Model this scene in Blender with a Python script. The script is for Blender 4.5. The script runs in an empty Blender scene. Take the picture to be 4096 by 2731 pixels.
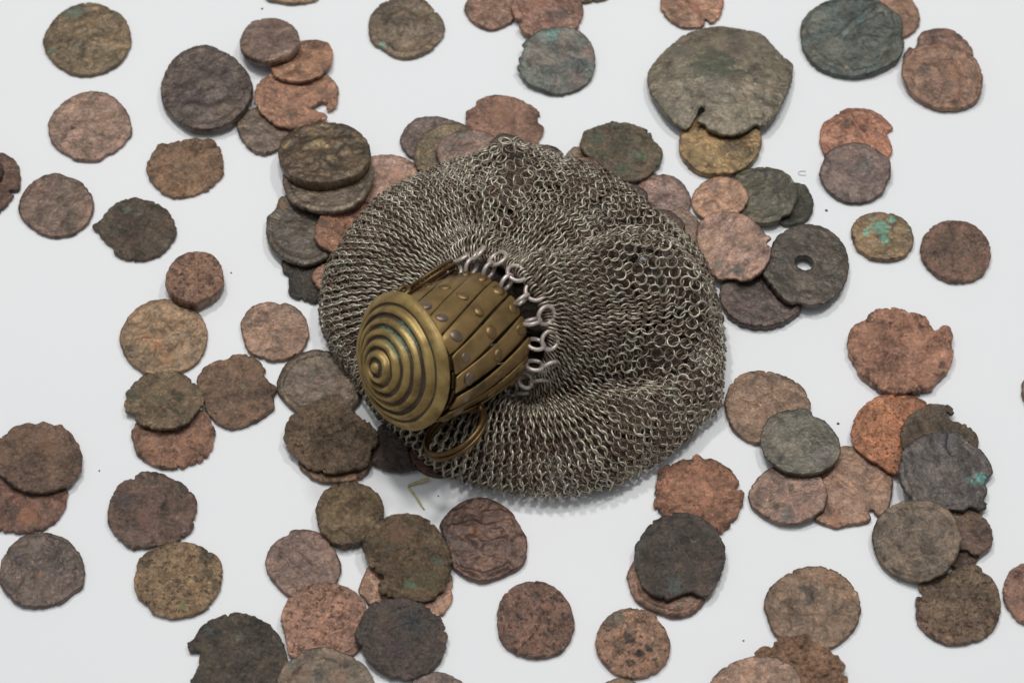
import bpy, bmesh, math, random
import numpy as np
from mathutils import Vector, Matrix
from mathutils.geometry import delaunay_2d_cdt

# A mail coin purse with an expanding brass collar lying among old coins on a white table.
# All sizes below are millimetres; MM turns them into metres.
MM = 0.001
scene = bpy.context.scene
COL = scene.collection

# ---------------------------------------------------------------- camera
EL = math.radians(58.5)
DIST = 0.588
cam_data = bpy.data.cameras.new('camera')
cam_data.lens = 90.0
cam_data.sensor_width = 36.0
cam_data.clip_start = 0.01
cam_data.clip_end = 20.0
cam = bpy.data.objects.new('camera', cam_data)
cam.location = (0.0, -math.cos(EL) * DIST, math.sin(EL) * DIST)
cam.rotation_euler = (math.pi / 2 - EL, 0.0, 0.0)
COL.objects.link(cam)
scene.camera = cam
cam_data.dof.use_dof = True
cam_data.dof.focus_distance = 0.574
cam_data.dof.aperture_fstop = 22.0

# ---------------------------------------------------------------- light: a bright room, lamps over the table and an added fill
world = bpy.data.worlds.new('World')
scene.world = world
world.use_nodes = True
bg = world.node_tree.nodes['Background']
bg.inputs['Color'].default_value = (0.93, 0.96, 1.0, 1)
bg.inputs['Strength'].default_value = 0.22

def area_lamp(name, loc, target, size, watts, colour=(1, 1, 1)):
    ld = bpy.data.lights.new(name, 'AREA')
    ld.shape = 'DISK'
    ld.size = size
    ld.energy = watts
    ld.color = colour
    o = bpy.data.objects.new(name, ld)
    o.location = loc
    o.rotation_euler = (Vector(target) - Vector(loc)).to_track_quat('-Z', 'Y').to_euler()
    COL.objects.link(o)
    return o

area_lamp('ceiling_lamp', (-0.22, 0.36, 0.95), (0, 0, 0), 0.09, 2.8, (1.0, 0.985, 0.965))
area_lamp('ceiling_lamp', (0.36, 0.30, 0.95), (0, 0, 0), 0.09, 2.4, (1.0, 0.985, 0.965))
area_lamp('ceiling_lamp', (0.04, 0.10, 1.05), (0, 0, 0), 0.12, 2.7, (1.0, 0.99, 0.975))
area_lamp('soft_fill_lamp', (-0.20, 0.00, 1.3), (0, 0, 0), 0.9, 3.2, (0.97, 0.985, 1.0))  # broad overhead fill, added for soft light

scene.view_settings.view_transform = 'Standard'
scene.view_settings.look = 'None'
scene.view_settings.exposure = -0.10
scene.view_settings.gamma = 1.0
scene.view_settings.use_curve_mapping = False
scene.cycles.max_bounces = 8

# ---------------------------------------------------------------- helpers
def lin(c):
    """sRGB 0-255 to linear"""
    return tuple(((v / 255) / 12.92 if v / 255 <= 0.04045 else ((v / 255 + 0.055) / 1.055) ** 2.4) for v in c)

def tag(o, label=None, category=None, group=None, kind=None):
    if label: o['label'] = label
    if category: o['category'] = category
    if group: o['group'] = group
    if kind: o['kind'] = kind
    return o

def link(o, parent=None):
    COL.objects.link(o)
    if parent is not None:
        o.parent = parent
    return o

def mesh_object(name, verts, faces, material, parent=None, smooth=True, scale=MM):
    me = bpy.data.meshes.new(name)
    v = np.asarray(verts, float) * scale
    me.from_pydata(v.tolist(), [], faces)
    if smooth:
        me.shade_smooth()
    if material is not None:
        for m in (material if isinstance(material, (list, tuple)) else [material]):
            me.materials.append(m)
    me.update()
    return link(bpy.data.objects.new(name, me), parent)

def hash2(ix, iy, seed):
    h = (ix.astype(np.int64) * 374761393 + iy.astype(np.int64) * 668265263 + seed * 1442695041) & 0x7fffffff
    h = ((h ^ (h >> 13)) * 1274126177) & 0x7fffffff
    return (h ^ (h >> 16)) & 0xffff

def perlin(x, y, seed):
    ix, iy = np.floor(x), np.floor(y)
    fx, fy = x - ix, y - iy
    u = fx * fx * fx * (fx * (fx * 6 - 15) + 10)
    v = fy * fy * fy * (fy * (fy * 6 - 15) + 10)
    def g(ax_, ay_):
        a = hash2(ix + ax_, iy + ay_, seed) / 65536.0 * 2 * math.pi
        return np.cos(a) * (fx - ax_) + np.sin(a) * (fy - ay_)
    a = g(0, 0) + u * (g(1, 0) - g(0, 0))
    b = g(0, 1) + u * (g(1, 1) - g(0, 1))
    return 1.4 * (a + v * (b - a))

def fbm(x, y, seed, octaves=3):
    s = np.zeros_like(x); a = 1.0
    for k in range(octaves):
        s += a * perlin(x * 2 ** k + 17.3 * k, y * 2 ** k - 9.1 * k, seed + k)
        a *= 0.5
    return s

def cells(x, y, seed):
    """distance to the nearest of scattered points, and that point's random number"""
    ix, iy = np.floor(x), np.floor(y)
    best = np.full(x.shape, 9.0); rnd = np.zeros(x.shape)
    for dx in (-1, 0, 1):
        for dy in (-1, 0, 1):
            px = ix + dx + hash2(ix + dx, iy + dy, seed) / 65536.0
            py = iy + dy + hash2(ix + dx, iy + dy, seed + 7) / 65536.0
            d = np.hypot(x - px, y - py)
            m = d < best
            best = np.where(m, d, best)
            rnd = np.where(m, hash2(ix + dx, iy + dy, seed + 13) / 65536.0, rnd)
    return best, rnd

def smoothstep(a, b, x):
    t = np.clip((x - a) / (b - a), 0, 1)
    return t * t * (3 - 2 * t)

# ---------------------------------------------------------------- materials
def new_material(name):
    m = bpy.data.materials.new(name)
    m.use_nodes = True
    nt = m.node_tree
    b = nt.nodes['Principled BSDF']
    def n(kind, **kw):
        nd = nt.nodes.new(kind)
        for k, v in kw.items():
            setattr(nd, k, v)
        return nd
    def w(a, b_):
        nt.links.new(a, b_)
    return m, b, n, w

def ramp(n, w, fac, stops, interp='LINEAR'):
    r = n('ShaderNodeValToRGB')
    r.color_ramp.interpolation = interp
    els = r.color_ramp.elements
    while len(els) < len(stops):
        els.new(0.5)
    for e, (p, c) in zip(els, stops):
        e.position = p
        e.color = (c, c, c, 1) if isinstance(c, (int, float)) else (*c, 1)
    w(fac, r.inputs['Fac'])
    return r.outputs['Color']

def noise(n, w, vec, scale, detail=4.0, rough=0.55, distortion=0.0):
    t = n('ShaderNodeTexNoise')
    t.inputs['Scale'].default_value = scale
    t.inputs['Detail'].default_value = detail
    t.inputs['Roughness'].default_value = rough
    t.inputs['Distortion'].default_value = distortion
    w(vec, t.inputs['Vector'])
    return t.outputs['Fac']

def mix(n, w, fac, a, b_, blend='MIX'):
    x = n('ShaderNodeMix', data_type='RGBA', blend_type=blend)
    for sock, val in ((x.inputs['Factor'], fac), (x.inputs['A'], a), (x.inputs['B'], b_)):
        if hasattr(val, 'is_output'):
            w(val, sock)
        elif isinstance(val, (int, float)):
            sock.default_value = val
        else:
            sock.default_value = (*val, 1)
    return x.outputs['Result']

def maths(n, w, op, a, b_=None):
    x = n('ShaderNodeMath', operation=op)
    for sock, val in ((x.inputs[0], a), (x.inputs[1], b_)):
        if val is None:
            continue
        if hasattr(val, 'is_output'):
            w(val, sock)
        else:
            sock.default_value = val
    return x.outputs[0]

def table_material():
    m, b, n, w = new_material('white_laminate')
    tc = n('ShaderNodeTexCoord')
    f = noise(n, w, tc.outputs['Object'], 9.0, 3.0)
    c = ramp(n, w, f, [(0.3, (0.775, 0.785, 0.795)), (0.7, (0.80, 0.805, 0.81))])
    w(c, b.inputs['Base Color'])
    fine = noise(n, w, tc.outputs['Object'], 2500.0, 3.0)
    bp = n('ShaderNodeBump'); bp.inputs['Strength'].default_value = 0.04; bp.inputs['Distance'].default_value = 0.0002
    w(fine, bp.inputs['Height']); w(bp.outputs[0], b.inputs['Normal'])
    b.inputs['Roughness'].default_value = 0.55
    b.inputs['Specular IOR Level'].default_value = 0.3
    return m

def coin_material():
    """aged bronze: colours, grain and corrosion, read from each coin's own numbers"""
    m, b, n, w = new_material('aged_bronze')
    tc = n('ShaderNodeTexCoord')
    def attr(name):
        a = n('ShaderNodeAttribute', attribute_type='OBJECT', attribute_name=name)
        return a
    off = attr('patina_offset').outputs['Vector']
    add = n('ShaderNodeVectorMath', operation='ADD')
    w(tc.outputs['Object'], add.inputs[0]); w(off, add.inputs[1])
    v = add.outputs[0]
    ca, cb = attr('patina_a').outputs['Color'], attr('patina_b').outputs['Color']
    grain = attr('patina_grain').outputs['Fac']
    pits = attr('patina_pits').outputs['Fac']
    f1 = ramp(n, w, noise(n, w, v, 150.0, 6.0, 0.62, 1.4), [(0.42, 0.0), (0.58, 1.0)])
    col = mix(n, w, f1, ca, cb)
    # broad toning: some areas grey and dark, some pink and bare
    f0 = noise(n, w, v, 95.0, 4.0, 0.6, 0.8)
    col = mix(n, w, 1.0, col, ramp(n, w, f0, [(0.34, (0.68, 0.69, 0.67)), (0.5, (1.0, 1.0, 0.98)), (0.66, (1.25, 1.16, 1.06))]), 'MULTIPLY')
    # finer darker and lighter toning
    f2 = noise(n, w, v, 300.0, 7.0, 0.66, 0.9)
    tone = ramp(n, w, f2, [(0.33, 0.42), (0.5, 1.0), (0.67, 1.45)])
    col = mix(n, w, 1.0, col, tone, 'MULTIPLY')
    # warm bare metal flecks
    f3 = ramp(n, w, noise(n, w, v, 560.0, 8.0, 0.74, 0.7), [(0.52, 0.0), (0.66, 1.0)])
    warm = mix(n, w, 1.0, ca, (1.62, 1.42, 1.30), 'MULTIPLY')
    col = mix(n, w, maths(n, w, 'MULTIPLY', f3, 0.7), col, warm)
    # gritty grain
    f6 = noise(n, w, v, 1150.0, 6.0, 0.72, 0.8)
    gritty = ramp(n, w, f6, [(0.34, 0.66), (0.5, 1.0), (0.66, 1.34)])
    gm = n('ShaderNodeMapRange')
    w(grain, gm.inputs['Value']); gm.inputs['From Min'].default_value = 0.3; gm.inputs['From Max'].default_value = 0.9
    gm.inputs['To Min'].default_value = 0.7; gm.inputs['To Max'].default_value = 1.0
    col = mix(n, w, gm.outputs[0], col, mix(n, w, 1.0, col, gritty, 'MULTIPLY'))
    # dark corrosion specks
    f4 = noise(n, w, v, 1050.0, 3.0, 0.6)
    f4 = ramp(n, w, maths(n, w, 'ADD', f4, pits), [(0.65, 0.0), (0.72, 1.0)])
    dark = mix(n, w, 1.0, cb, (0.33, 0.33, 0.34), 'MULTIPLY')
    col = mix(n, w, maths(n, w, 'MULTIPLY', f4, 0.8), col, dark)
    # specks of bare bright metal
    f7 = ramp(n, w, noise(n, w, v, 1350.0, 5.0, 0.7, 0.5), [(0.59, 0.0), (0.68, 1.0)])
    col = mix(n, w, maths(n, w, 'MULTIPLY', f7, 0.75), col, mix(n, w, 1.0, ca, (2.3, 1.95, 1.7), 'MULTIPLY'))
    # faint green verdigris dust
    f5 = ramp(n, w, noise(n, w, v, 260.0, 6.0, 0.7, 1.0), [(0.60, 0.0), (0.74, 1.0)])
    col = mix(n, w, maths(n, w, 'MULTIPLY', f5, 0.45), col, lin((92, 98, 76)))
    # stains of a shape of their own
    st = n('ShaderNodeAttribute', attribute_type='GEOMETRY', attribute_name='stain')
    sm = noise(n, w, v, 1300.0, 4.0, 0.7)
    sf = maths(n, w, 'ADD', st.outputs['Alpha'], maths(n, w, 'MULTIPLY', maths(n, w, 'SUBTRACT', sm, 0.5), 2.2))
    sf = ramp(n, w, sf, [(0.34, 0.0), (0.80, 1.0)])
    scol = mix(n, w, 1.0, st.outputs['Color'], ramp(n, w, f2, [(0.3, 0.75), (0.7, 1.2)]), 'MULTIPLY')
    sf = maths(n, w, 'MULTIPLY', sf, maths(n, w, 'GREATER_THAN', st.outputs['Alpha'], 0.02))
    col = mix(n, w, maths(n, w, 'MULTIPLY', sf, 0.78), col, scol)
    hsv = n('ShaderNodeHueSaturation'); hsv.inputs['Saturation'].default_value = 0.88
    w(col, hsv.inputs['Color']); col = hsv.outputs[0]
    w(col, b.inputs['Base Color'])
    w(maths(n, w, 'ADD', maths(n, w, 'MULTIPLY', f7, 0.4), 0.35), b.inputs['Metallic'])
    b.inputs['Specular IOR Level'].default_value = 0.6
    rr = ramp(n, w, f2, [(0.3, 0.52), (0.7, 0.27)])
    w(rr, b.inputs['Roughness'])
    # fine relief
    h1 = noise(n, w, v, 1100.0, 5.0, 0.65, 0.6)
    h2 = noise(n, w, v, 620.0, 6.0, 0.7)
    hh = maths(n, w, 'ADD', maths(n, w, 'MULTIPLY', h1, 0.7), maths(n, w, 'MULTIPLY', h2, 0.6))
    hh = maths(n, w, 'SUBTRACT', hh, maths(n, w, 'MULTIPLY', f4, 0.25))
    bp = n('ShaderNodeBump')
    bp.inputs['Distance'].default_value = 0.0010
    w(grain, bp.inputs['Strength'])
    w(hh, bp.inputs['Height']); w(bp.outputs[0], b.inputs['Normal'])
    return m

def metal_material(name, colours, rough=(0.3, 0.5), metallic=0.9, scale=400.0, bump=0.15, per_piece=0.0, stain=None):
    m, b, n, w = new_material(name)
    tc = n('ShaderNodeTexCoord')
    oi = n('ShaderNodeObjectInfo')
    geo = n('ShaderNodeNewGeometry')
    add = n('ShaderNodeVectorMath', operation='ADD')
    w(tc.outputs['Object'], add.inputs[0]); w(oi.outputs['Random'], add.inputs[1])
    v = add.outputs[0]
    f = noise(n, w, v, scale, 5.0, 0.6)
    if per_piece:
        r = maths(n, w, 'FRACT', maths(n, w, 'ADD', geo.outputs['Random Per Island'], oi.outputs['Random']))
        f = maths(n, w, 'ADD', maths(n, w, 'MULTIPLY', f, 1 - per_piece), maths(n, w, 'MULTIPLY', r, per_piece))
    k = len(colours)
    col = ramp(n, w, f, [(0.28 + 0.44 * i / max(k - 1, 1), lin(c)) for i, c in enumerate(colours)])
    if stain:
        st = n('ShaderNodeAttribute', attribute_type='GEOMETRY', attribute_name='stain')
        sm = noise(n, w, v, 1500.0, 4.0, 0.7)
        sf = maths(n, w, 'ADD', st.outputs['Fac'], maths(n, w, 'MULTIPLY', maths(n, w, 'SUBTRACT', sm, 0.5), 2.8))
        sf = maths(n, w, 'MULTIPLY', maths(n, w, 'MULTIPLY', ramp(n, w, sf, [(0.40, 0.0), (0.75, 1.0)]), 0.85), maths(n, w, 'GREATER_THAN', st.outputs['Fac'], 0.02))
        col = mix(n, w, sf, col, lin(stain))
        mt = maths(n, w, 'MULTIPLY', maths(n, w, 'SUBTRACT', 1.0, sf), metallic)
        w(mt, b.inputs['Metallic'])
    else:
        b.inputs['Metallic'].default_value = metallic
    w(col, b.inputs['Base Color'])
    w(ramp(n, w, noise(n, w, v, scale * 1.7, 4.0), [(0.3, rough[0]), (0.7, rough[1])]), b.inputs['Roughness'])
    bp = n('ShaderNodeBump')
    bp.inputs['Strength'].default_value = bump; bp.inputs['Distance'].default_value = 0.0003
    w(noise(n, w, v, scale * 2.5, 5.0, 0.65), bp.inputs['Height']); w(bp.outputs[0], b.inputs['Normal'])
    return m

M_TABLE = table_material()
M_COIN = coin_material()
M_RING = metal_material('tarnished_nickel_wire', [(132, 116, 104), (166, 154, 134), (164, 158, 142), (194, 186, 168)], (0.36, 0.52), 0.6, 300.0, 0.05, per_piece=0.7)
M_LINK = metal_material('worn_grey_link', [(150, 138, 130), (190, 178, 170), (212, 202, 194)], (0.35, 0.55), 0.55, 500.0, 0.1)
M_BRASS = metal_material('aged_brass', [(104, 84, 52), (152, 128, 78), (176, 152, 98)], (0.42, 0.60), 0.55, 220.0, 0.15, stain=(98, 128, 104))
M_GROOVE = metal_material('tarnished_brass', [(66, 54, 46), (84, 70, 58), (98, 84, 68)], (0.45, 0.65), 0.45, 300.0, 0.2, stain=(96, 132, 108))
M_SLAT = metal_material('slat_brass', [(92, 74, 50), (130, 106, 66), (148, 122, 78), (128, 92, 56)], (0.36, 0.56), 0.65, 130.0, 0.15)
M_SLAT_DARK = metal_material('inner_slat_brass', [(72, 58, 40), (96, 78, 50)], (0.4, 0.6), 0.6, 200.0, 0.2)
M_RIVET = metal_material('copper_rivet', [(98, 80, 58), (130, 106, 72), (142, 114, 76)], (0.38, 0.55), 0.8, 400.0, 0.15)
M_DARKBRASS = metal_material('dark_brass_ring', [(78, 60, 38), (100, 78, 48), (112, 88, 54)], (0.3, 0.5), 0.75, 300.0, 0.15)
M_LEAD = metal_material('grey_solder', [(112, 96, 84), (136, 118, 102)], (0.35, 0.5), 0.7, 300.0, 0.2)

# ---------------------------------------------------------------- the table
def build_table():
    s = 1.2
    v = [(-s, -s, 0), (s, -s, 0), (s, s, 0), (-s, s, 0), (-s, -s, -0.02), (s, -s, -0.02), (s, s, -0.02), (-s, s, -0.02)]
    f = [(0, 1, 2, 3), (7, 6, 5, 4), (0, 4, 5, 1), (1, 5, 6, 2), (2, 6, 7, 3), (3, 7, 4, 0)]
    o = mesh_object('table', v, f, M_TABLE, smooth=False, scale=1.0)
    tag(o, 'plain white table top under the coins', 'table', kind='structure')
build_table()

# ---------------------------------------------------------------- measured data (millimetres)
RIM = np.array([[47.96, -6.44], [48.14, -3.07], [47.99, 0.31], [47.64, 3.69], [47.05, 7.05], [46.51, 10.47], [45.94, 13.95], [45.06, 17.41], [43.66, 20.67], [41.81, 23.7], [39.5, 26.4], [37.33, 29.19], [34.73, 31.6], [32.33, 34.2], [29.89, 36.83], [27.38, 39.49], [24.56, 41.83], [21.56, 43.99], [18.38, 45.92], [14.91, 47.23], [11.42, 48.51], [7.9, 49.89], [4.28, 51.2], [0.51, 51.83], [-3.31, 48.3], [-6.89, 48.18], [-10.42, 47.59], [-13.83, 46.44], [-17.1, 45.03], [-20.2, 43.32], [-23.2, 41.57], [-26.08, 39.73], [-28.78, 37.67], [-31.53, 35.79], [-33.72, 33.19], [-35.75, 30.55], [-37.42, 27.66], [-38.99, 24.84], [-40.17, 21.84], [-41.81, 19.28], [-42.74, 16.32], [-43.2, 13.23], [-43.45, 10.18], [-43.59, 7.23], [-43.5, 4.32], [-43.06, 1.46], [-41.9, -1.36], [-40.83, -3.99], [-39.22, -6.44], [-37.55, -8.69], [-35.75, -10.72], [-34.84, -12.72], [-33.8, -14.61], [-32.73, -16.43], [-31.63, -18.18], [-30.58, -19.89], [-29.48, -21.55], [-28.05, -22.98], [-26.63, -24.34], [-25.34, -25.76], [-24.02, -27.15], [-22.75, -28.61], [-21.44, -30.07], [-20.08, -31.55], [-18.63, -32.97], [-17.11, -34.43], [-15.42, -35.68], [-13.51, -36.48], [-11.61, -37.41], [-9.62, -38.19], [-7.58, -38.86], [-5.48, -39.52], [-3.31, -40.04], [-1.07, -40.57], [1.24, -40.99], [3.61, -41.22], [6.07, -41.46], [8.63, -41.61], [11.18, -41.44], [13.87, -41.28], [16.49, -40.74], [19.12, -40.01], [21.96, -39.38], [24.4, -38.04], [26.93, -36.68], [29.35, -35.09], [31.92, -33.48], [34.39, -31.63], [36.68, -29.54], [39.12, -27.37], [41.24, -24.9], [43.58, -22.36], [46.29, -19.74], [47.11, -16.47], [47.31, -13.11], [47.57, -9.78]])
FOLDS = [([(5.7, -2.7), (12.1, 3.6), (18.0, 8.9), (25.9, 12.4), (34.7, 10.6), (41.3, 4.2)], 10.5, 4.5, 7.0), ([(-7.0, 11.8), (-5.1, 21.9), (-3.1, 31.6), (-1.3, 41.4)], 6.5, 6.5, 4.0), ([(4.7, -20.5), (12.9, -19.4), (21.6, -17.4), (31.3, -14.4)], -8.5, 5.0, 5.5), ([(7.3, 6.1), (14.2, 12.6), (22.2, 18.0), (30.2, 19.4)], -4.0, 6.0, 4.5), ([(-2.6, 15.6), (-0.6, 23.9), (1.4, 32.5), (2.4, 39.8)], -3.5, 4.5, 6.5)]
VERDIGRIS = [(8.45, 50, 152, 0.7), (6.25, 52, 132, 0.65), (10.65, 62, 118, 0.6), (13.2, 58, 70, 0.5), (4.05, 170, 196, 0.4)]
RING_FRONT = ((-12.28, -33.77, 17.5), (0.82, 0.486, 0.2978), (-0.4868, 0.3254, 0.8093), 7.4, 0.58)
RING_BACK = ((-18.32, -2.83, 30.0), (0.84, 0.469, 0.2874), (0.55, -0.7319, -0.4133), 6.6, 0.5)
EYELETS = [((-6.8, -29.54, 20.0), (0.0, -0.5225, 0.8526), (0.9, 0.2558, 0.1567)), ((-23.19, -11.84, 40.0), (1.0, 0.0, 0.0), (-0.3, 0.1981, 0.8251))]
CRUMBS = [(-62.34, 97.19, 0.26, (60, 56, 54), 'tiny black crumb near the top picture edge above the mauve coin'), (-65.55, 18.71, 0.22, (60, 150, 130), 'tiny turquoise crumb between the bag pile and the thick copper coin'), (-91.93, -33.79, 0.21, (50, 46, 44), 'tiny black crumb near the scalloped brown coin'), (73.43, -21.74, 0.32, (96, 66, 52), 'reddish brown crumb beside the grey green coin'), (74.51, 36.31, 0.32, (50, 46, 44), 'black crumb touching the small blackish green coin'), (70.34, -20.95, 0.19, (190, 186, 170), 'pale crumb just above the grey green coin'), (-16.29, -40.15, 0.19, (60, 56, 52), 'tiny dark crumb between the straw and the glossy chocolate coin'), (49.63, -75.18, 0.21, (80, 74, 70), 'tiny grey crumb near the large smooth brown coin')]
STRAWS = [((-18.45, -36.31, 1.2), (-22.99, -37.8, 0.3), 0.8, 'longer yellow straw blade reaching under the mail bag'), ((-22.98, -38.13, 0.3), (-19.22, -43.57, 0.3), 0.5, 'thin yellow straw sliver pointing away from the bag')]
HAIR = [(70.34, 47.59, 0.12), (69.41, 47.72, 0.12), (68.67, 47.47, 0.12), (68.43, 46.96, 0.12), (68.82, 46.57, 0.12), (69.75, 46.45, 0.12), (70.39, 46.57, 0.12)]
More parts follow.
